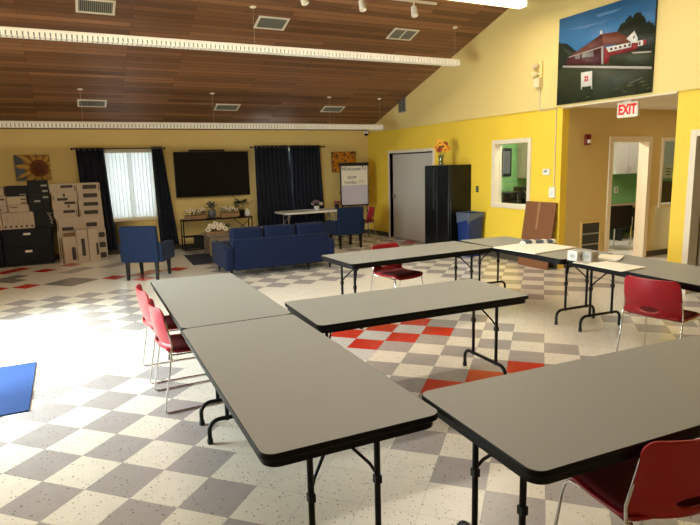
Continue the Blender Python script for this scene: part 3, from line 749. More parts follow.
for q in range(n):
    x = W1[0] + .015 + w * (q + .5)
    mb.box((x - w * .52, .008, W1[2] + .02), (x + w * .52, .011, W1[3] - .05), 'blind', rz=R(24))
mb.build('slats', t)

# ---------------------------------------------------------------- pictures on the back wall
def picture(label, x0, x1, z0, z1, painter):
    t = thing('canvas_picture', label, 'picture', (x0, YB - .001, z0)); w, h = x1 - x0, z1 - z0
    mb = MB(); mb.box((0, -.03, 0), (w, 0, h), painter[0]); mb.build('canvas', t, bevel=.002)
    mb = MB(); painter[1](mb, w, h); mb.build('print', t, solid=.0008)
def flat_flower(mb, w, h, cx, cz, r, n, pk, ek, er, y0):
    for q in range(n):
        a = 2 * PI * q / n + .1 * math.sin(q * 3); r2 = r * (.85 + .15 * math.sin(q * 2.3)); s_ = PI / n * 1.15
        p = [(cx + er * .8 * math.cos(a - s_), cz + er * .8 * math.sin(a - s_)), (cx + r2 * .7 * math.cos(a - s_ * .7), cz + r2 * .7 * math.sin(a - s_ * .7)), (cx + r2 * math.cos(a), cz + r2 * math.sin(a)), (cx + r2 * .7 * math.cos(a + s_ * .7), cz + r2 * .7 * math.sin(a + s_ * .7)), (cx + er * .8 * math.cos(a + s_), cz + er * .8 * math.sin(a + s_))]
        p = [(min(w - .004, max(.004, x)), min(h - .004, max(.004, z))) for x, z in p]
        mb.quad([(x, y0 - .0004 * (q % 3), z) for x, z in p], pk)
    p = [(min(w - .004, max(.004, cx + er * math.cos(2 * PI * q / 20))), min(h - .004, max(.004, cz + er * math.sin(2 * PI * q / 20)))) for q in range(20)]
    mb.quad([(x, y0 - .003, z) for x, z in p], ek)
M['pic_blue'] = mat('faded blue print', (84, 92, 104), 0.7); M['pic_gold'] = mat('dull gold print', (212, 168, 86), 0.7, var=.2); M['pic_brown'] = mat('rust brown print', (138, 84, 48), 0.7, var=.3, scale=40)
M['pic_brown2'] = mat('dark brown print', (110, 62, 36), 0.7, var=.3, scale=40); M['pic_orange'] = mat('orange print', (222, 140, 22), 0.7, var=.25); M['pic_dark'] = mat('dark olive print', (66, 58, 26), 0.7, var=.3, scale=10); M['pic_tan'] = mat('tan print', (170, 128, 66), .7, var=.2)
def paint1(mb, w, h):
    mb.quad([(w * .3, -.031, .003), (w - .003, -.031, .003), (w - .003, -.031, h - .003), (w * .22, -.031, h - .003)], 'pic_tan')
    flat_flower(mb, w, h, w * .68, h * .47, .50, 24, 'pic_gold', 'pic_brown', .17, -.032)
    flat_flower(mb, w, h, w * .68, h * .47, .185, 16, 'pic_brown', 'pic_brown2', .1, -.0356)
def paint2(mb, w, h):
    for cx, cz, r in ((.2, .8, .2), (.55, .85, .2), (.3, .4, .22), (.75, .35, .26), (.5, .1, .18), (.88, .72, .14), (.05, .5, .15), (.12, .12, .17), (.55, .55, .17), (.95, .1, .16)):
        flat_flower(mb, w, h, cx * w, cz * h, r, 16, 'pic_orange', 'pic_brown', r * .2, -.031 - .0035 * random.random())
picture('canvas print of one big sunflower above the black filing cabinet', -.87, -.25, 1.63, 2.13, ('pic_blue', paint1))
picture('canvas print of orange sunflowers behind the easel', 6.0, 6.67, 1.60, 2.11, ('pic_dark', paint2))

# ---------------------------------------------------------------- filing cabinets and cartons
def make_cabinet(label):
    t = thing('filing_cabinet', label, 'cabinet', (0, 0, 0), group='low black filing cabinets at the left')
    mb = MB(); mb.box((-.42, 0, .03), (.42, .45, .72), 'cabinet_steel'); mb.build('body', t, bevel=.006)
    mb = MB(); mb.box((-.40, .02, 0), (.40, .43, .03), 'black_plastic'); mb.build('plinth', t)
    for z in (.05, .385):
        mb = MB(); mb.box((-.41, -.018, z), (.41, 0, z + .32), 'cabinet_steel'); d = mb.build('drawer', t, bevel=.005)
        mb = MB(); mb.box((-.06, -.024, z + .215), (.06, -.018, z + .255), 'paper'); mb.build('label_holder', d)['label'] = 'white label plate'
    return t
c = make_cabinet('low black two drawer filing cabinet beside the white cartons'); c.location = (-.77, 12.52, 0)
dup(c, 'low black filing cabinet cut off by the left picture edge', (-1.62, 12.52, 0))

def carton(label, lo, hi, k='carton', marks=(), group='white printed cartons stacked left of the window', inkk='carton_ink', name='carton_box'):
    t = thing(name, label, 'box', ((lo[0] + hi[0]) / 2, (lo[1] + hi[1]) / 2, lo[2]), 0, group)
    w, d, h = hi[0] - lo[0], hi[1] - lo[1], hi[2] - lo[2]
    mb = MB(); mb.box((-w / 2, -d / 2, 0.0005), (w / 2, d / 2, h - .0005), k); mb.build('body', t, bevel=.004)
    for (u0, u1, v0, v1) in marks:
        mb = MB(); cx, cz = (-.5 + (u0 + u1) / 2) * w, (v0 + v1) / 2 * h
        mb.prism([(p[0], p[1]) for p in rrect((u1 - u0) * w / 2, (v1 - v0) * h / 2, min((u1 - u0) * w, (v1 - v0) * h) * .2, 3, cx, cz)], 'y', -d / 2 - .002, -d / 2 + .001, inkk)
        mb.build('printed_mark', t)
    return t
LC, RC = (-.30, .165), (.175, .60)      # left and right columns
zs = [1.555, 1.385, 1.215, 1.055, .89, .62]
words_l = ['topmost', 'second from the top', 'third from the top', 'fourth from the top', 'fifth from the top']
ml = [[(.42, .88, .5, .82), (.93, .96, .1, .8)], [(.2, .62, .06, .36), (.45, .53, .5, .85), (.06, .09, .1, .7)], [(.48, .92, .6, .92), (.6, .68, .2, .5)], [(.4, .88, .55, .88), (.93, .96, .1, .9)], [(.2, .7, .06, .3), (.03, .06, .1, .8)]]
mr = [[(.25, .85, .3, .78), (.93, .96, .1, .8)], [(.25, .85, .3, .78), (.02, .05, .1, .8)], [(.22, .84, .28, .74)], [(.2, .8, .28, .74), (.02, .05, .1, .8)], [(.25, .7, .25, .55)]]
for q in range(5):
    dx = [0, .012, -.004, -.01, .015][q]
    carton(f'white carton, {words_l[q]} in the stack against the filing cabinet', (LC[0] + dx + q * .012, 12.5, zs[q + 1]), (LC[1] + dx * .5, 12.86, zs[q]), marks=ml[q])
    carton(f'white carton, {words_l[q]} in the stack beside the navy curtain', (RC[0] - dx * .5 + .004, 12.5, zs[q + 1]), (RC[1] + q * .004, 12.86, zs[q]), marks=mr[q])
carton('tall white carton on the floor under the stack against the filing cabinet', (-.25, 12.5, 0), (.15, 12.86, .62), marks=[(.05, .09, .1, .8), (.14, .17, .1, .8)])
carton('tall white carton on the floor under the stack beside the curtain', (.175, 12.5, 0), (.63, 12.86, .62), marks=[(.7, .95, .74, .9), (.7, .95, .4, .58), (.7, .95, .06, .24)])
carton('brown topped small carton standing in front of the stacks, leftmost of three', (-.16, 12.3, 0), (.07, 12.49, .53), marks=[(.6, .9, .12, .6)])
carton('upright white carton in front of the stacks, middle of three', (.078, 12.3, 0), (.28, 12.49, .66), marks=[(.4, .72, .2, .72)])
carton('upright white carton in front of the stacks, rightmost of three', (.288, 12.3, 0), (.47, 12.49, .66), marks=[(.72, .95, .2, .56)])
carton('flat brown carton lid lying on the leftmost small carton', (-.14, 12.31, .531), (.06, 12.48, .585), 'carton_brown')
# boxes on the cabinets
G2 = 'boxes on the filing cabinets'
def slots(n, v0=.08, v1=.35): return [((q + .3) / n, (q + .7) / n, v0, v1) for q in range(n)]
carton('wide white carton lined with upright spines on the filing cabinet', (-1.15, 12.55, .7205), (-.62, 12.9, 1.04), marks=slots(6, .1, .22) + [((q + .95) / 6, (q + .98) / 6, .25, .95) for q in range(5)], group=G2)
carton('white carton with a brown stripe, upper right of the white ones by the black boxes', (-1.03, 12.58, 1.045), (-.68, 12.9, 1.18), marks=[(.1, .45, .6, .75)], group=G2, inkk='carton_brown')
carton('small white carton with two dark dashes, topmost right by the black boxes', (-1.04, 12.58, 1.185), (-.71, 12.9, 1.34), marks=[(.7, .98, .55, .72), (.7, .98, .1, .26)], group=G2)
carton('white carton at the left picture edge on the cabinet, middle of three', (-1.5, 12.58, 1.045), (-1.045, 12.9, 1.17), marks=[(.6, .8, .3, .5)], group=G2)
carton('white carton at the left picture edge, second down of three', (-1.5, 12.58, 1.175), (-1.05, 12.9, 1.36), marks=[(.7, .95, .55, .72)], group=G2)
carton('white carton at the left picture edge, topmost of three', (-1.5, 12.58, 1.365), (-1.07, 12.9, 1.52), marks=[(.2, .5, .1, .2)], group=G2)
carton('white carton at the left picture edge resting on the far cabinet', (-1.6, 12.55, .7205), (-1.16, 12.9, 1.04), marks=slots(5, .1, .22), group=G2)
carton('long black carton lying on the white cartons below the sunflower canvas', (-1.04, 12.58, 1.345), (-.67, 12.9, 1.54), 'carton_black', group=G2, marks=[(.6, .9, .1, .2)], inkk='vent_grey')
carton('tall black carton standing right of the white cartons', (-.67, 12.56, 1.041), (-.32, 12.88, 1.63), 'carton_black', group=G2, marks=[(.65, .95, .8, .86), (.7, .98, .62, .68), (.7, .98, .42, .48), (.25, .55, .3, .36)], inkk='vent_grey')
t = carton('squat black carton with pale handwriting on the filing cabinet', (-.61, 12.56, .7205), (-.28, 12.9, 1.0405), 'carton_black', group=G2)
mb = MB(); mb.tube([(.06, -.173, .27), (.13, -.173, .27), (.08, -.173, .22), (.13, -.173, .2), (.09, -.173, .16), (.14, -.173, .15), (.11, -.173, .09), (.14, -.173, .07)], .006, 'paper', 5); mb.build('handwriting', t)

# ---------------------------------------------------------------- white folding table, easel
wt = make_table('long white plastic folding table below the closed curtains', 'white_plastic', 1.5, .72, 'grey_metal', .045, 'white_plastic', False)
wt.location = (5.08, 12.42, 0); wt.rotation_euler.z = R(2); wt['group'] = ''; del wt['group']
t = thing('low_bench', 'low white topped bench below the curtains, behind the sofa', 'bench', (3.98, 12.3, 0))
mb = MB(); mb.box((-.3, -.17, .40), (.3, .17, .44), 'white_plastic'); mb.build('top', t, bevel=.006)
for x in (-.26, .26):
    for y in (-.13, .13):
        mb = MB(); mb.cbox((x, y, .2), (.03, .03, .4), 'grey_metal'); mb.build('leg', t)
t = thing('potted_flower', 'mauve flowers in a small white pot on the white table', 'plant', (5.3, 12.5, .7445))
mb = MB(); mb.lathe([(.05, 0), (.065, .06), (.07, .09), (.06, .088)], (0, 0, 0), 'white_plastic', 16); mb.build('pot', t)
mb = MB(); leaf_clump(mb, (0, 0, .1), (.14, .1, .06), 40, .07, 'leaf'); mb.build('foliage', t)
for q in range(7):
    a = q * 2 * PI / 7; mb = MB(); c = (.11 * math.cos(a), .07 * math.sin(a) - .03, .14 + .03 * (q % 3)); flower_mesh(mb, c, .045, 'petal_purple' if q % 3 else 'petal_white'); stems(mb, [c], (0, 0, .08)); mb.build('flower', t)
t = thing('potted_flower', 'dark pot with pink flowers at the right end of the white table', 'plant', (5.74, 12.3, .7445))
mb = MB(); mb.lathe([(.05, 0), (.06, .1), (.065, .12), (.055, .118)], (0, 0, 0), 'black_plastic', 16); mb.build('pot', t)
mb = MB(); leaf_clump(mb, (0, 0, .11), (.08, .06, .06), 40, .06, 'leaf'); mb.build('foliage', t)
for q in range(4):
    a = q * 2 * PI / 4 + .5; mb = MB(); c = (.06 * math.cos(a), .04 * math.sin(a) - .03, .15 + .02 * (q % 2)); flower_mesh(mb, c, .035, 'petal_pink'); stems(mb, [c], (0, 0, .1)); mb.build('flower', t)
t = thing('easel', 'whiteboard flip chart easel with handwriting in the far corner', 'easel', (6.28, 12.42, 0), R(-1))
mb = MB(); mb.box((-.375, -.02, .80), (.375, .02, 1.82), 'black_plastic'); mb.build('board_frame', t, bevel=.008)
mb = MB(); mb.box((-.35, -.024, .82), (.35, -.019, 1.30), 'board_paper'); mb.build('whiteboard', t)
mb = MB(); mb.box((-.35, -.03, 1.29), (.35, -.0205, 1.76), 'paper'); pd = mb.build('paper_pad', t)
mb = MB(); mb.box((-.38, -.045, 1.75), (.38, .03, 1.83), 'black_plastic'); mb.build('clamp_bar', t, bevel=.006)
mb = MB(); mb.box((-.36, -.06, .785), (.36, 0, .80), 'black_plastic'); mb.build('marker_tray', t)
for x0, x1, y1 in ((-.3, -.36, -.12), (.3, .36, -.12), (0, 0, .42)):
    mb = MB(); mb.tube([(x0, .03, 1.7), (x1, y1 + .1 if y1 < 0 else y1, .01)], .012, 'black_plastic', 8); mb.build('leg', t)
for x in (-.385, .385):
    mb = MB(); mb.ball((x, 0, 1.12), .018, 'black_plastic'); mb.build('knob', t)
rt = (PI / 2, 0, 0)
for s_, sz, z, x, k, sh in (('Welcome', .13, 1.68, -.1, 'ink', .25), ('To', .13, 1.69, .24, 'ink', .25), ('RSVP', .105, 1.47, -.08, 'ink', .2), ('Tuesdays', .095, 1.36, -.12, 'ink', .2), ('7-9', .1, 1.365, .17, 'ink_faint', .2)):
    o = text('handwriting', s_, sz, k, pd, (x, -.0315, z), rt, .0006, sh); 

# ---------------------------------------------------------------- fridge wall
t = thing('refrigerator', 'tall black refrigerator against the yellow wall', 'refrigerator', (6.78, 9.31, 0))
mb = MB(); mb.box((-.22, -.41, .04), (.265, .41, 1.72), 'fridge'); mb.build('body', t, bevel=.01)
mb = MB(); mb.box((-.27, -.405, .06), (-.22, -.03, 1.715), 'fridge'); d = mb.build('door', t, bevel=.012)
mb = MB(); mb.box((-.27, -.02, .06), (-.22, .405, 1.715), 'fridge'); d2 = mb.build('door', t, bevel=.012)
mb = MB(); mb.tube([(-.275, .03, .85), (-.31, .03, .88), (-.31, .03, 1.62), (-.275, .03, 1.65)], .013, 'grey_handle', 8); mb.build('handle', d2)
mb = MB(); mb.box((-.2, -.39, 0), (.25, .39, .04), 'black_plastic'); mb.build('plinth', t)
mb = MB(); mb.box((.14, -.416, 1.22), (.19, -.41, 1.34), 'black_plastic'); mb.build('magnet', t)
t = thing('flower_vase', 'glass vase of sunflowers standing on the black refrigerator', 'vase', (6.62, 9.3, 1.7205))
mb = MB(); mb.lathe([(.05, 0), (.055, .01), (.05, .06), (.045, .12), (.06, .19), (.055, .19), (.041, .12), (.046, .06), (.05, .012), (.001, .01)], (0, 0, 0), 'vase_glass', 20, cap=False); mb.build('vase_body', t)
mb = MB(); fl = [(-.12, 0, .34), (-.07, -.06, .42), (.0, -.08, .36), (.08, -.03, .40), (.12, -.06, .32), (-.02, .05, .45), (.05, .06, .33), (-.1, -.08, .29), (.03, -.1, .29)]
stems(mb, fl, (0, 0, .02)); leaf_clump(mb, (0, 0, .28), (.12, .1, .1), 40, .09, 'leaf'); mb.build('stems', t)
for q, c in enumerate(fl):
    mb = MB(); flower_mesh(mb, c, .062, ('petal_yellow', 'petal_yellow', 'petal_yellow', 'petal_red')[q % 4], 12, tilt=(c[0] * 3 - .5, -1, .35)); mb.build('flower', t)
t = thing('recycling_bin', 'blue recycling bin with a clear liner beside the refrigerator', 'bin', (6.8, 8.62, 0))
mb = MB(); i = mb.mi('bin_blue'); A = rrect(.17, .17, .03, 4); 
rings = []
for sc_, z in ((.86, .0), (1.06, .78), (1.10, .79), (1.10, .82), (1.03, .82), (1.0, .78), (.82, .02)):
    rings.append([mb.bm.verts.new((p[0] * sc_, p[1] * sc_, z)) for p in A])
for P_, Q_ in zip(rings, rings[1:]):
    for q in range(len(A)): mb.face([P_[q], P_[(q + 1) % len(A)], Q_[(q + 1) % len(A)], Q_[q]], i, True)
mb.face(rings[0][::-1], i); mb.face(rings[-1], i); mb.build('body', t)
mb = MB(); i = mb.mi('liner'); rings = []
for f_, z in ((1.0, .60), (1.13, .815), (1.135, .828), (1.04, .826), (1.0, .66)):
    rings.append([mb.bm.verts.new((p[0] * f_ * 1.0, p[1] * f_, z + (.05 * math.sin(q * 1.9) + .04 * (p[0] / .17) if z < .7 and f_ == 1.0 and rings == [] else .003 * math.sin(q * 2.3)))) for q, p in enumerate(rrect(.172, .172, .03, 6))])
rings[0] = rings[0]
for v in rings[0]: v.co.x *= 1.075; v.co.y *= 1.075; v.co.z += .09
n = len(rings[0])
for P_, Q_ in zip(rings, rings[1:]):
    for q in range(n): mb.face([P_[q], P_[(q + 1) % n], Q_[(q + 1) % n], Q_[q]], i, True)
mb.build('liner', t)['label'] = 'clear grey liner folded over the rim'
t = thing('light_switch', 'black wall plate on the yellow wall just right of the refrigerator', 'switch', (XR, 8.72, 1.25))
mb = MB(); mb.box((-.008, -.038, -.06), (0, .038, .06), 'black_plastic'); mb.build('plate', t, bevel=.003)
for z in (-.025, .025):
    mb = MB(); mb.box((-.012, -.014, z - .014), (-.008, .014, z + .014), 'vent_grey'); mb.build('socket', t)
t = thing('thermostat', 'small white thermostat on the yellow wall right of the window', 'thermostat', (XR, 6.96, 1.57))
mb = MB(); mb.box((-.028, -.075, -.05), (0, .075, .05), 'white_plastic'); mb.build('housing', t, bevel=.008)
mb = MB(); mb.box((-.030, -.03, -.01), (-.0275, .045, .03), 'vent_grey'); mb.build('display', t)
t = thing('light_switch', 'white switch box at the foot of the conduit on the yellow wall', 'switch', (XR, 6.81, 1.24))
mb = MB(); mb.box((-.04, -.06, -.085), (0, .06, .085), 'white_plastic'); mb.build('box', t, bevel=.006)
mb = MB(); mb.box((-.05, -.012, -.025), (-.04, .012, .025), 'white_enamel'); mb.build('toggle', t)
# cardboard sheet leaning on the wall
t = thing('cardboard_sheet', 'flat brown cardboard sheet leaning on the yellow wall below the window', 'cardboard', (0, 0, 0))
mb = MB(); mb.prism([(6.84, .003), (6.87, .003), (7.03, 1.08), (7.0, 1.08)], 'y', 6.69, 7.36, 'cardboard'); mb.build('sheet', t, bevel=.004)
mb = MB(); mb.prism([(6.9745, .93), (6.9995, 1.083), (7.004, 1.083), (6.979, .93)], 'y', 7.02, 7.07, 'tape'); mb.prism([(6.93, .63), (6.9745, .93), (6.977, .93), (6.9325, .63)], 'y', 7.022, 7.066, 'tape'); mb.build('tape_strip', t)

# ---------------------------------------------------------------- hall wall items
t = thing('fire_alarm', 'red fire alarm strobe on the tan hall wall', 'alarm', (7.6, HY, 2.07))
mb = MB(); mb.box((-.06, -.035, -.085), (.06, 0, .085), 'fire_red'); mb.build('housing', t, bevel=.008)
mb = MB(); mb.box((-.025, -.06, -.06), (.035, -.035, .0), 'white_plastic'); mb.build('strobe_lens', t, bevel=.006)
t = thing('return_grille', 'three slot return air grille low on the tan hall wall', 'vent', (7.77, HY, .44))
mb = MB(); mb.box((-.2, -.012, -.29), (.2, .0, .29), 'slot_dark'); mb.build('duct', t)
mb = MB()
frame_rect(mb, 'y', -.02, 0, -.2, .2, -.27, .27, .035, 'tan_wall')
for z in (-.085, .095): mb.prism([(-.018, z - .015), (-.002, z + .015), (-.004, z + .022), (-.022, z - .008)], 'x', -.2, .2, 'grey_metal')
mb.build('frame', t)
t = thing('exit_sign', 'white EXIT sign with red letters hanging in the hall opening', 'sign', (7.2, 5.62, 2.43))
mb = MB(); mb.box((-.025, -.165, -.105), (.025, .165, .105), 'white_enamel'); mb.build('housing', t, bevel=.006)
text('letters', 'EXIT', .19, 'sign_red', t, (-.0265, 0, -.003), (PI / 2, 0, -PI / 2), .001, sx=.74, bold=.007)
mb = MB(); mb.box((-.03, -.06, .105), (.03, .06, .145), 'white_enamel'); mb.build('mount', t)
# green room contents
def wall_cabinet(label, x):
    t = thing('wall_cabinet', label, 'cabinet', (x, 8.95, 1.42), group='pale wall cabinets in the green room')
    mb = MB(); mb.box((-.375, -.31, 0), (.375, -.001, .76), 'cabinet_pale'); mb.build('body', t)
    for s in (-1, 1):
        mb = MB(); mb.box((min(s * .372, s * .004), -.33, .004), (max(s * .372, s * .004), -.31, .756), 'cabinet_pale'); d = mb.build('door', t, bevel=.003)
        mb = MB(); mb.tube([(s * .04, -.335, .05), (s * .04, -.355, .06), (s * .04, -.355, .14), (s * .04, -.335, .15)], .006, 'grey_metal', 6); mb.build('handle', d)
    return t
wall_cabinet('pale cabinet high on the green wall, left half seen through the hall doorway', 11.15)
wall_cabinet('pale cabinet high on the green wall, right half seen through the hall doorway', 11.91)
wall_cabinet('pale cabinet high on the green wall seen through the yellow wall window', 8.62)
t = thing('counter', 'dark counter in the green room seen through the yellow wall window', 'counter', (8.3, 8.64, 0))
mb = MB(); mb.box((-1.05, -.28, 0), (1.0, .305, .86), 'black_plastic'); mb.build('cabinet_body', t); mb = MB(); mb.box((-1.07, -.31, .86), (1.02, .305, .9), 'slot_dark'); mb.build('worktop', t, bevel=.006)
t = thing('coffee_maker', 'dark coffee maker on the counter behind the interior window', 'coffee maker', (8.09, 8.62, .9005))
mb = MB(); mb.box((-.11, -.14, 0), (.11, .14, .03), 'black_plastic'); mb.box((-.11, .03, .03), (.11, .14, .36), 'black_plastic'); mb.box((-.11, -.14, .27), (.11, .03, .36), 'black_plastic'); mb.build('body', t, bevel=.008)
mb = MB(); mb.lathe([(.06, .035), (.075, .1), (.06, .19), (.05, .21)], (0, -.055, 0), 'screen', 14); mb.build('carafe', t)
t = thing('microwave', 'black microwave on the counter behind the interior window', 'microwave', (7.74, 8.66, .9005))
mb = MB(); mb.box((-.22, -.18, .01), (.2, .2, .27), 'black_plastic'); mb.build('housing', t, bevel=.006)
mb = MB(); mb.box((-.215, -.19, .02), (.09, -.18, .26), 'screen'); d = mb.build('door', t, bevel=.003); mb = MB(); mb.tube([(.075, -.19, .06), (.075, -.21, .07), (.075, -.21, .21), (.075, -.19, .22)], .006, 'grey_metal', 6); mb.build('handle', d)
for x in (-.18, .16):
    for y in (-.14, .16):
        mb = MB(); mb.lathe([(.012, 0), (.014, .011)], (x, y, 0), 'rubber', 10); mb.build('foot', t)
t = thing('framed_picture', 'dark framed picture on the green wall behind the interior window', 'picture', (7.93, 8.949, 1.74))
mb = MB(); mb.box((-.12, -.03, -.28), (.14, 0, .28), 'black_plastic'); mb.build('frame', t, bevel=.006); mb = MB(); mb.box((-.09, -.034, -.22), (.10, -.03, .22), 'pot_grey'); mb.build('photo', t)
t = thing('desk', 'dark desk under the pale cabinets in the green room', 'desk', (11.5, 8.6, 0))
mb = MB(); mb.box((-.9, -.32, .70), (1.1, .33, .74), 'crate_wood'); mb.build('desktop', t, bevel=.004); mb = MB(); mb.box((-.86, .28, .1), (1.06, .3, .7), 'black_plastic'); mb.build('modesty_panel', t)
for x in (-.86, 1.06):
    mb = MB(); mb.box((x - .02, -.3, 0), (x + .02, .3, .7), 'black_plastic'); mb.build('side_panel', t)
mb = MB(); mb.lathe([(.09, 0), (.11, .04), (.10, .09), (.06, .1)], (0, 0, 0), 'paper', 14); o = mb.build('paper_bundle', loc=(11.75, 8.45, .7405)); tag(o, 'crumpled white paper bundle on the desk in the green room', 'paper')
t = thing('office_chair', 'dark chair with a silver arm seen through the hall doorway', 'chair', (9.56, 7.72, 0), R(-8))
mb = MB(); mb.box((-.27, -.27, .42), (.25, .22, .48), 'dark_wood'); mb.build('seat', t, bevel=.02)
mb = MB(); mb.box((-.27, -.29, .46), (.25, -.25, .87), 'dark_wood'); mb.build('backrest', t, bevel=.02)
for s in (-1, 1):
    mb = MB(); mb.tube([(s * .29, -.22, .0075), (s * .29, -.24, .62), (s * .29, -.21, .66), (s * .29, .17, .66), (s * .29, .2, .63), (s * .29, .2, .0075)], .013, 'chrome', 8); mb.tube([(s * .29, -.24, .43), (s * .25, -.2, .43)], .01, 'chrome', 6); mb.tube([(s * .29, .2, .43), (s * .24, .16, .43)], .01, 'chrome', 6); mb.build('leg', t)
t = thing('outlet', 'white outlet on the green wall below the pale cabinets', 'outlet', (11.2, 8.95, 1.06))
mb = MB(); mb.box((-.06, -.008, -.07), (.06, 0, .07), 'white_plastic'); mb.build('plate', t, bevel=.003)
mb = MB(); mb.box((-.03, -.011, -.05), (.03, -.008, .05), 'vent_grey'); mb.build('socket', t)
wall_cabinet('pale cabinet on the green wall seen through the hall window', 12.66)
t = thing('paper_notice', 'white notice with dark lines taped inside the hall window', 'notice', (9.75, HY + .078, 1.5))
mb = MB(); mb.box((-.14, 0, -.12), (.16, .003, .12), 'paper'); mb.build('sheet', t)
mb = MB()
for z in (-.05, .0, .05): mb.box((-.02, -.0015, z - .008), (.12, .0005, z + .008), 'ink')
mb.build('printed_lines', t)
t = thing('computer_monitor', 'dark computer monitor behind the hall window', 'monitor', (10.55, 7.25, 0))
mb = MB(); mb.box((-.3, -.02, .85), (.3, .02, 1.3), 'black_plastic'); mb.build('screen', t, bevel=.006); mb = MB(); mb.box((-.04, -.02, .742), (.04, .02, .9), 'black_plastic'); mb.box((-.12, -.1, .735), (.12, .1, .745), 'black_plastic'); mb.build('stand', t)
t = thing('desk', 'dark desk against the hall window inside the green room', 'desk', (10.9, 7.25, 0))
mb = MB(); mb.box((-.55, -.3, .70), (.6, .3, .735), 'dark_wood'); mb.build('desktop', t, bevel=.004)
for x in (-.5, .55):
    mb = MB(); mb.box((x - .02, -.28, 0), (x + .02, .28, .7), 'dark_wood'); mb.build('side_panel', t)

# ---------------------------------------------------------------- painting above the hall opening
M['p_sky'] = mat('painted blue sky', (56, 114, 164), 0.55, var=.25, scale=3, stretch=(1, 1, 3)); M['p_cloud'] = mat('painted pale cloud', (78, 122, 168), .6, var=.15)
M['p_tree'] = mat('painted dark trees', (30, 40, 22), .6, var=.4, scale=12); M['p_grass'] = mat('painted dark grass', (44, 50, 26), .6, var=.6, scale=9); M['p_grass2'] = mat('painted olive grass', (64, 66, 30), .6, var=.35, scale=8)
M['p_roof'] = mat('painted rust roof', (122, 66, 46), .6, var=.15, scale=8); M['p_roof2'] = mat('painted shaded roof', (104, 52, 42), .6, var=.15); M['p_maroon'] = mat('painted maroon wall', (74, 24, 26), .6, var=.15); M['p_red'] = mat('painted red wall', (138, 30, 34), .6, var=.12)
M['p_white'] = mat('painted white', (222, 218, 210), .6, var=.05); M['p_glassy'] = mat('painted window band', (128, 124, 120), .6, var=.15); M['p_road'] = mat('painted pale road', (176, 166, 158), .6, var=.08); M['p_emb'] = mat('painted red emblem', (196, 36, 36), .6)
t = thing('painting', 'large painting of a red roofed building above the hall opening', 'painting', (XR - .03, 6.74, 2.6))
PW, PH = 1.61, 1.27
mb = MB(); mb.box((-.035, -PW, 0), (0, 0, PH), 'p_tree'); mb.build('canvas', t, bevel=.003)
mb = MB(); LAY = [0]
def pp(poly, k):
    LAY[0] += 1; x = -.0355 - .00035 * LAY[0]
    mb.quad([(x, -min(.999, max(.001, u)) * PW, min(.999, max(.001, v)) * PH) for u, v in poly], k)
pp([(0, .35), (1, .35), (1, 1), (0, 1)], 'p_sky')
pp([(.088, .864), (.306, .855), (.508, .849), (.615, .855), (.51, .816), (.284, .811)], 'p_cloud'); pp([(.417, .931), (.693, .923), (.633, .899), (.441, .891)], 'p_cloud')
pp([(0, 0), (1, 0), (1, .42), (.5, .46), (0, .47)], 'p_grass')
def treeline(pts, base, n, jag):
    top = []
    for (u0, v0), (u1, v1) in zip(pts, pts[1:]):
        for q in range(n):
            t = q / n; top.append((u0 + (u1 - u0) * t, v0 + (v1 - v0) * t + (jag if q % 2 else -jag) * random.uniform(.3, 1)))
    top.append(pts[-1]); pp([(pts[0][0], base)] + top + [(pts[-1][0], base)], 'p_tree')
treeline([(0, .735), (.094, .70), (.17, .63), (.235, .56)], .42, 6, .016)
treeline([(.64, .66), (.672, .74), (.72, .77), (.752, .82), (.80, .80), (.84, .835), (.89, .79), (.93, .71), (.97, .70), (.999, .66)], .40, 5, .018)
pp([(.131, .54), (.493, .703), (.644, .688), (.807, .569), (.763, .542), (.517, .573)], 'p_roof'); pp([(.131, .54), (.493, .703), (.517, .573)], 'p_roof2')
pp([(.472, .745), (.496, .743), (.5, .704), (.473, .706)], 'p_white'); pp([(.106, .534), (.508, .573), (.517, .374), (.104, .452)], 'p_maroon')
pp([(.131, .54), (.517, .573), (.517, .562), (.131, .53)], 'p_road'); pp([(.2, .534), (.411, .549), (.414, .482), (.211, .494)], 'p_glassy')
pp([(.265, .54), (.285, .541), (.285, .485), (.265, .487)], 'p_maroon')
pp([(.495, .572), (.517, .571), (.526, .377), (.504, .381)], 'p_road'); pp([(.523, .56), (.572, .55), (.573, .496), (.838, .50), (.841, .451), (.602, .449), (.578, .379), (.53, .38)], 'p_red')
pp([(.544, .551), (.803, .54), (.805, .493), (.573, .491)], 'p_white')
for u in (.59, .635, .68, .725, .77): pp([(u, .53), (u + .022, .529), (u + .022, .507), (u, .507)], 'p_maroon')
pp([(.746, .588), (.819, .65), (.855, .573), (.858, .518), (.803, .532)], 'p_white'); pp([(.81, .6), (.828, .6), (.828, .57), (.81, .57)], 'p_glassy')
pp([(.857, .539), (.939, .535), (.935, .483), (.86, .484)], 'p_white'); pp([(.905, .536), (.939, .535), (.935, .483), (.908, .483)], 'p_red'); pp([(.868, .525), (.885, .525), (.885, .495), (.868, .495)], 'p_maroon')
pp([(.80, .53), (.86, .52), (.86, .46), (.80, .46)], 'p_red')
pp([(.592, .447), (.841, .451), (.99, .427), (.999, .258), (.579, .361)], 'p_grass'); pp([(.802, .439), (.981, .41), (.988, .396), (.819, .42)], 'p_road')
pp([(.066, .455), (.999, .256), (1, .227), (.067, .431)], 'p_road')
for q in range(46):
    u, v = random.uniform(.02, .97), random.uniform(.02, .2); w = random.uniform(.03, .09)
    if v < .03 + .14 * max(u - .3, .25 - u): pp([(u, v), (u + w, v + .006), (u + w * 1.3, v + .016), (u + w * .4, v + .02)], 'p_grass2')
pp([(.288, .333), (.3, .33), (.308, .136), (.296, .138)], 'p_white'); pp([(.403, .324), (.414, .324), (.423, .127), (.411, .129)], 'p_white')
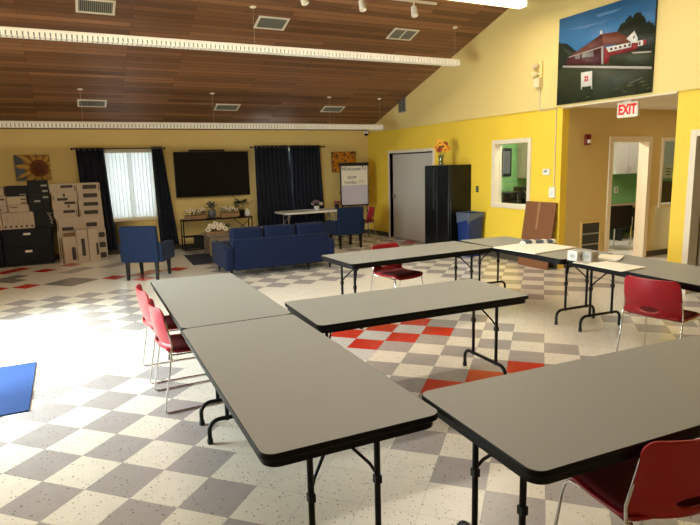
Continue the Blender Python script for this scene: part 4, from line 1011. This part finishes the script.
pp([(.3, .33), (.412, .325), (.419, .16), (.307, .165)], 'p_white'); pp([(.33, .283), (.349, .282), (.35, .255), (.332, .256)], 'p_emb'); pp([(.353, .281), (.372, .279), (.373, .253), (.354, .254)], 'p_emb')
pp([(.332, .25), (.35, .249), (.351, .22), (.333, .221)], 'p_emb'); pp([(.354, .248), (.373, .247), (.375, .219), (.355, .22)], 'p_emb')
for q in range(6): u = .806 + .02 * q; v = .116 + .0055 * q; pp([(u, v), (u + .006, v + .022), (u + .016, v + .012), (u + .014, v - .004), (u + .008, v + .01)], 'p_glassy')
mb.build('painted_scene', t, solid=.0003)

# emergency light
t = thing('emergency_light', 'pale twin headed emergency light on the cream upper wall', 'emergency light', (XR - .03, 7.13, 3.0))
mb = MB(); mb.box((-.03, -.05, -.02), (0, .03, .32), 'cream_wall'); mb.build('back_plate', t, bevel=.005)
mb = MB(); mb.box((-.1, -.06, -.09), (0, .06, .06), 'cream_plastic'); mb.build('battery_box', t, bevel=.01)
for z in (.13, .26):
    T = Matrix.Rotation(R(48 if z < .2 else 40), 3, 'Z').inverted() @ Matrix.Rotation(R(-105), 3, 'Y')
    mb = MB(); mb.tube([(-.02, 0, z), (-.06, .01, z)], .012, 'white_plastic', 8); mb.lathe([(.02, 0), (.04, .02), (.052, .07), (.055, .085), (.045, .08), (.001, .06)], (-.05, .012, z), 'cream_plastic', 16, T=T); mb.build('lamp_head', t)
# wall grille and camera
t = thing('wall_vent', 'grey louvred vent on the cream gable close to the ceiling slope', 'vent', (XR - .03, 11.36, 3.09))
mb = MB(); mb.box((-.015, -.16, -.17), (0, .16, .17), 'vent_grey'); mb.build('frame', t, bevel=.003)
mb = MB()
for y in (-.07, .07):
    for q in range(9): mb.box((-.02, y - .055, -.145 + q * .033), (-.0155, y + .055, -.145 + q * .033 + .022), 'slot_dark')
mb.build('louver', t)
t = thing('security_camera', 'small dark dome camera in the far corner under the ceiling', 'camera', (6.93, 12.96, 2.55))
mb = MB(); mb.lathe([(.05, .06), (.055, .03), (.055, 0), (.04, -.005)], (0, 0, 0), 'white_plastic', 16); mb.box((-.02, 0, .03), (.02, .139, .05), 'white_plastic'); mb.build('mount', t)
mb = MB(); mb.ball((0, 0, -.01), .05, 'screen', 12); mb.build('dome', t)

# ---------------------------------------------------------------- ceiling vents
ang = math.atan(-SL)
def on_slope(o, y): o.rotation_euler = (-math.atan(SL), 0, 0)
def vent(label, x, y, w=.48, h=.30, split=False):
    t = thing('ceiling_vent', label, 'vent', (x, y, ceil_z(y)), group='white framed vents in the plank ceiling'); on_slope(t, y)
    mb = MB()
    for a in (-1, 1):
        mb.box((min(a * w / 2, a * (w / 2 - .035)), -h / 2, -.012), (max(a * w / 2, a * (w / 2 - .035)), h / 2, 0), 'white_enamel')
        mb.box((-w / 2 + .035, min(a * h / 2, a * (h / 2 - .035)), -.012), (w / 2 - .035, max(a * h / 2, a * (h / 2 - .035)), 0), 'white_enamel')
    if split: mb.box((-.01, -h / 2 + .03, -.012), (.01, h / 2 - .03, 0), 'white_enamel')
    mb.build('frame', t)
    mb = MB(); mb.box((-w / 2 + .035, -h / 2 + .035, -.004), (w / 2 - .035, h / 2 - .035, -.001), 'slot_dark'); mb.build('duct', t)
    mb = MB(); n = 17
    for q in range(n):
        xx = -w / 2 + .05 + (w - .1) * q / (n - 1); mb.box((xx - .006, -h / 2 + .035, -.010), (xx + .006, h / 2 - .035, -.005), 'vent_grey')
    mb.build('louver', t)
vent('white vent in the nearer ceiling row, leftmost, cut by the top edge', .6, 8.9, .5, .34); vent('white vent in the nearer ceiling row, middle, right of the round cap', 3.13, 8.92, .5, .34); vent('white vent in the nearer ceiling row, rightmost, below the spotlights', 5.52, 8.9, .5, .34, True)
vent('small white vent in the farther ceiling row, above the left window', .58, 11.88, .5, .3); vent('small white vent in the farther ceiling row, above the television', 3.13, 11.92, .5, .3); vent('small white vent in the farther ceiling row, above the easel corner', 5.52, 11.9, .5, .3)

# ---------------------------------------------------------------- pendant linear lights
def linear_light(label, y, zb, lou, x0=XL + .05, x1=6.45, hang=(.38, 2.7, 5.1, 6.40), cells=.062, tube='tube'):
    t = thing('linear_light', label, 'light fixture', (0, y, zb), group='long white louvred lights hung across the room')
    mb = MB(); mb.prism([(-.05, .075), (-.05, .05), (.05, .05), (.05, .075)], 'x', x0, x1, 'white_enamel')
    hs = mb.build('housing', t)
    mb = MB()
    for y_ in (-.05, .05): mb.box((x0 + .01, y_ - .002, -.02), (x1 - .01, y_ + .002, .05), 'louver_gap_shade')
    mb.box((x0 + .01, -.08, .034), (x1 - .01, -.05, .05), lou); mb.box((x0 + .01, .05, .034), (x1 - .01, .08, .05), lou)
    mb.box((x0 + .01, -.08, -.03), (x1 - .01, -.076, -.024), lou); mb.box((x0 + .01, .076, -.03), (x1 - .01, .08, -.024), lou)
    n = int((x1 - x0) / cells)
    for q in range(n): x = x0 + .02 + q * cells; mb.box((x, -.079, -.029), (x + .045, .079, .036), lou)
    lv = mb.build('louver', t); lv['kind'] = 'stuff'
    for xc in (x0, x1):
        mb = MB(); mb.prism([(-.05, .077), (-.085, .05), (-.085, -.032), (.085, -.032), (.085, .05), (.05, .077)], 'x', xc - .006, xc + .006, 'white_enamel'); mb.build('end_cap', t)
    if tube:
        mb = MB()
        mb.tube([(x0 + .04, 0, .02), (x1 - .04, 0, .02)], .009, tube, 8)
        mb.build('lamp_tube', t)
    cz = ceil_z(y) - zb
    for x in hang:
        mb = MB(); mb.tube([(x, 0, .07), (x, 0, cz)], .0014, 'white_enamel', 6); mb.build('cable', t)
        mb = MB(); mb.lathe([(.05, 0), (.047, -.016), (.02, -.024), (.001, -.026)], (x, 0, cz + .012), 'white_enamel', 16); mb.build('canopy', t)
    return t
linear_light('long white louvred light across the middle of the plank ceiling', 8.58, 3.49, 'louver', hang=(2.73, 6.40), tube='tube_dim')
linear_light('long white louvred light lowest, close to the back wall', 11.35, 2.57, 'louver', hang=(.38, 2.7, 5.19, 6.41), tube='tube_dim')
linear_light('glowing white light cut by the top edge beside the painting', 6.95, 4.07, 'louver_on', hang=(.38, 6.0))
# track light with three spots
t = thing('track_light', 'row of three pale cylinder spotlights under the plank ceiling', 'spotlight', (0, 8.0, ceil_z(8.0)))
mb = MB(); mb.box((2.6, -.018, -.03), (5.6, .018, .006), 'white_enamel'); mb.build('rail', t)
for x, dx, dy in ((3.28, .25, -.25), (4.24, .03, -.3), (5.17, -.04, -.28)):
    mb = MB(); mb.tube([(x, 0, -.03), (x, 0, -.10)], .012, 'white_enamel', 8)
    d = Vector((dx, dy, -1)).normalized(); u = d.orthogonal().normalized(); w = d.cross(u); T = Matrix((u, w, d)).transposed()
    mb.lathe([(.025, -.01), (.045, .0), (.05, .04), (.055, .14), (.05, .15), (.046, .13), (.001, .12)], (x, 0, -.10), 'white_enamel', 18, T=T); mb.build('spotlight', t)

# ---------------------------------------------------------------- things on the right hand tables
TZ = .7445
mb = MB(); mb.prism([(4.50, 4.58), (5.22, 4.66), (5.16, 5.30), (4.46, 5.22)], 'z', TZ, TZ + .012, 'paper'); o = mb.build('foam_board', bevel=.002); tag(o, 'large white foam board lying flat on the grey table', 'board')
t = thing('newspaper_roll', 'folded white printed papers lying on the white foam board', 'papers', (5.12, 5.16, TZ + .0125), R(-24))
mb = MB()
for q, (w, d) in enumerate(((.21, .065), (.2, .06), (.19, .05))): mb.prism(rrect(w, d, .02, 3, .01 * q, .004 * q), 'z', .013 * q, .013 * q + .0125, 'paper')
mb.build('sheets', t, bevel=.003)
for x, w in ((-.12, .06), (.02, .07), (.14, .05)):
    mb = MB(); mb.box((x - w, -.0665, .004), (x + w * .3, .05, .0398), 'pic_blue'); mb.build('print', t)
def tissue(label, loc, rz, k, side):
    t = thing('tissue_box', label, 'tissue box', loc, rz, 'tissue boxes on the right table')
    mb = MB(); mb.box((-.056, -.056, 0), (.056, .056, .10), k); mb.build('carton', t, bevel=.005)
    mb = MB(); mb.quad([(x, y, .1015) for x, y in [(.035 * math.cos(a * PI / 8), .022 * math.sin(a * PI / 8)) for a in range(16)]], side); mb.build('opening', t, solid=.001)
    for x, y, a, c in ((-.0565, 0, .0015, .03), (0, -.0565, .03, .0015)):
        mb = MB(); mb.ball((x, y, .05), 1.0, side, 12, (a, c, .022)); mb.build('print', t)
tissue('white tissue box at the table edge, left of the grey one', (4.56, 4.08, TZ), R(8), 'white_plastic', 'tissue_grey')
tissue('grey patterned tissue box beside the white one', (4.64, 3.97, TZ), R(4), 'tissue_grey', 'vent_grey')
t = thing('tape_holder', 'small black gadget behind the tissue boxes on the table', 'stapler', (4.80, 4.10, TZ), R(30))
mb = MB(); mb.box((-.07, -.02, 0), (.07, .02, .02), 'black_plastic'); mb.build('base', t, bevel=.005); mb = MB(); mb.prism([(-.07, .02), (.06, .03), (.07, .05), (-.05, .055)], 'y', -.017, .017, 'black_plastic'); mb.build('top_arm', t, bevel=.004)
G3 = 'papers on the right table'
def sheets(label, x, y, w, d, rz, n, name='paper_stack'):
    t = thing(name, label, 'papers', (x, y, TZ), rz, G3)
    for q in range(n):
        mb = MB(); mb.box((-w / 2, -d / 2, .0), (w / 2, d / 2, .0025), 'paper'); o = mb.build('sheet', t); o.location = (.004 * q, -.003 * q, .003 * q); o.rotation_euler.z = R(2.5 * q)
    return t
sheets('white papers lying behind the tissue boxes', 4.92, 3.98, .3, .23, R(20), 5)
sheets('open white booklet at the table edge above the red chair', 4.56, 3.62, .30, .42, R(-3), 4, 'booklet')
t = sheets('white sheet with blue print at the table corner beside the tissue boxes', 4.50, 3.915, .16, .16, R(6), 2)
mb = MB()
for q in range(5): mb.box((-.06, -.06 + q * .026, .0062), (.06, -.05 + q * .026, .0068), 'pic_blue')
mb.build('print', t)

# ---------------------------------------------------------------- light
def area(name, loc, rot, sx, sy, power, color, spread=None):
    l = bpy.data.lights.new(name, 'AREA'); l.shape = 'RECTANGLE'; l.size = sx; l.size_y = sy; l.energy = power; l.color = color
    if spread: l.spread = spread
    o = bpy.data.objects.new(name, l); COL.objects.link(o); o.location = loc; o.rotation_euler = rot; return o
WARM = (1.0, .90, .73); COOL = (.87, .94, 1.0)
area('daylight_entrance', (XL - .9, 5.9, 1.5), (0, R(-68), 0), 2.4, 3.2, 700, COOL, R(130))
area('daylight_window', (1.25, YB + .35, 1.5), (R(-90), 0, 0), 1.1, 1.5, 32, (.93, .96, 1.0))
area('daylight_window_curtained', (4.85, YB + .35, 1.5), (R(-90), 0, 0), 1.5, 1.5, 110, (.93, .96, 1.0))
for nm, y, z, p in (('lamp_row_ridge', 4.65, 4.05, 100), ('lamp_row_middle', 3.02, 3.46, 30)):
    area(nm, (2.6, y, z), (0, 0, 0), 7.6, .16, p, WARM)
area('lamp_row_glowing', (2.6, 6.95, 4.04), (0, 0, 0), 7.6, .16, 125, WARM)
area('lamp_green_room', (10.4, 7.9, LINE - .02), (0, 0, 0), 3.5, .6, 26, (1, .95, .85))
area('fill_green_west', (8.1, 7.7, LINE - .02), (0, 0, 0), 1.2, .3, 60, (1, .95, .85))  # added fill light, brightens the green room behind the interior window
area('lamp_hall', (10.0, 5.7, LINE - .02), (0, 0, 0), 2.0, .3, 6, WARM)
sun = bpy.data.lights.new('sun', 'SUN'); sun.energy = 20.0; sun.angle = R(11); sun.color = (1, .97, .93)
so = bpy.data.objects.new('sun', sun); COL.objects.link(so); so.rotation_euler = Vector((.74, .33, -.70)).to_track_quat('-Z', 'Y').to_euler()
wd = bpy.data.worlds.new('sky'); scene.world = wd; wd.use_nodes = True
bg = wd.node_tree.nodes['Background']; sk = wd.node_tree.nodes.new('ShaderNodeTexSky'); sk.sky_type = 'HOSEK_WILKIE'; sk.sun_direction = (-.7, -.3, .6); sk.turbidity = 4
wd.node_tree.links.new(sk.outputs[0], bg.inputs[0]); bg.inputs[1].default_value = .8

# ---------------------------------------------------------------- camera
yaw, pitch, roll, f, H = 0.45710345465155894, -0.1682511558438632, -0.026277751713260543, 566.6723069205079, 1.7450903698312015
cy, sy, cp, sp = math.cos(yaw), math.sin(yaw), math.cos(pitch), math.sin(pitch)
F = Vector((sy * cp, cy * cp, sp)); Rv = Vector((cy, -sy, 0)); U = Rv.cross(F)
R2 = Rv * math.cos(roll) + U * math.sin(roll); U2 = -Rv * math.sin(roll) + U * math.cos(roll)
cam = bpy.data.cameras.new('camera'); cam.sensor_width = 36; cam.lens = f / 700 * 36; cam.clip_start = .05; cam.clip_end = 100
co = bpy.data.objects.new('camera', cam); COL.objects.link(co)
mw = Matrix((R2, U2, -F)).transposed().to_4x4(); mw.translation = (0, 0, H); co.matrix_world = mw
scene.camera = co
vs = scene.view_settings; vs.view_transform = 'Standard'; vs.look = 'None'; vs.gamma = 1; vs.use_curve_mapping = False; vs.exposure = 0.11
scene.cycles.max_bounces = 10; scene.cycles.diffuse_bounces = 5; scene.cycles.glossy_bounces = 4; scene.cycles.transparent_max_bounces = 12; scene.cycles.sample_clamp_indirect = 6
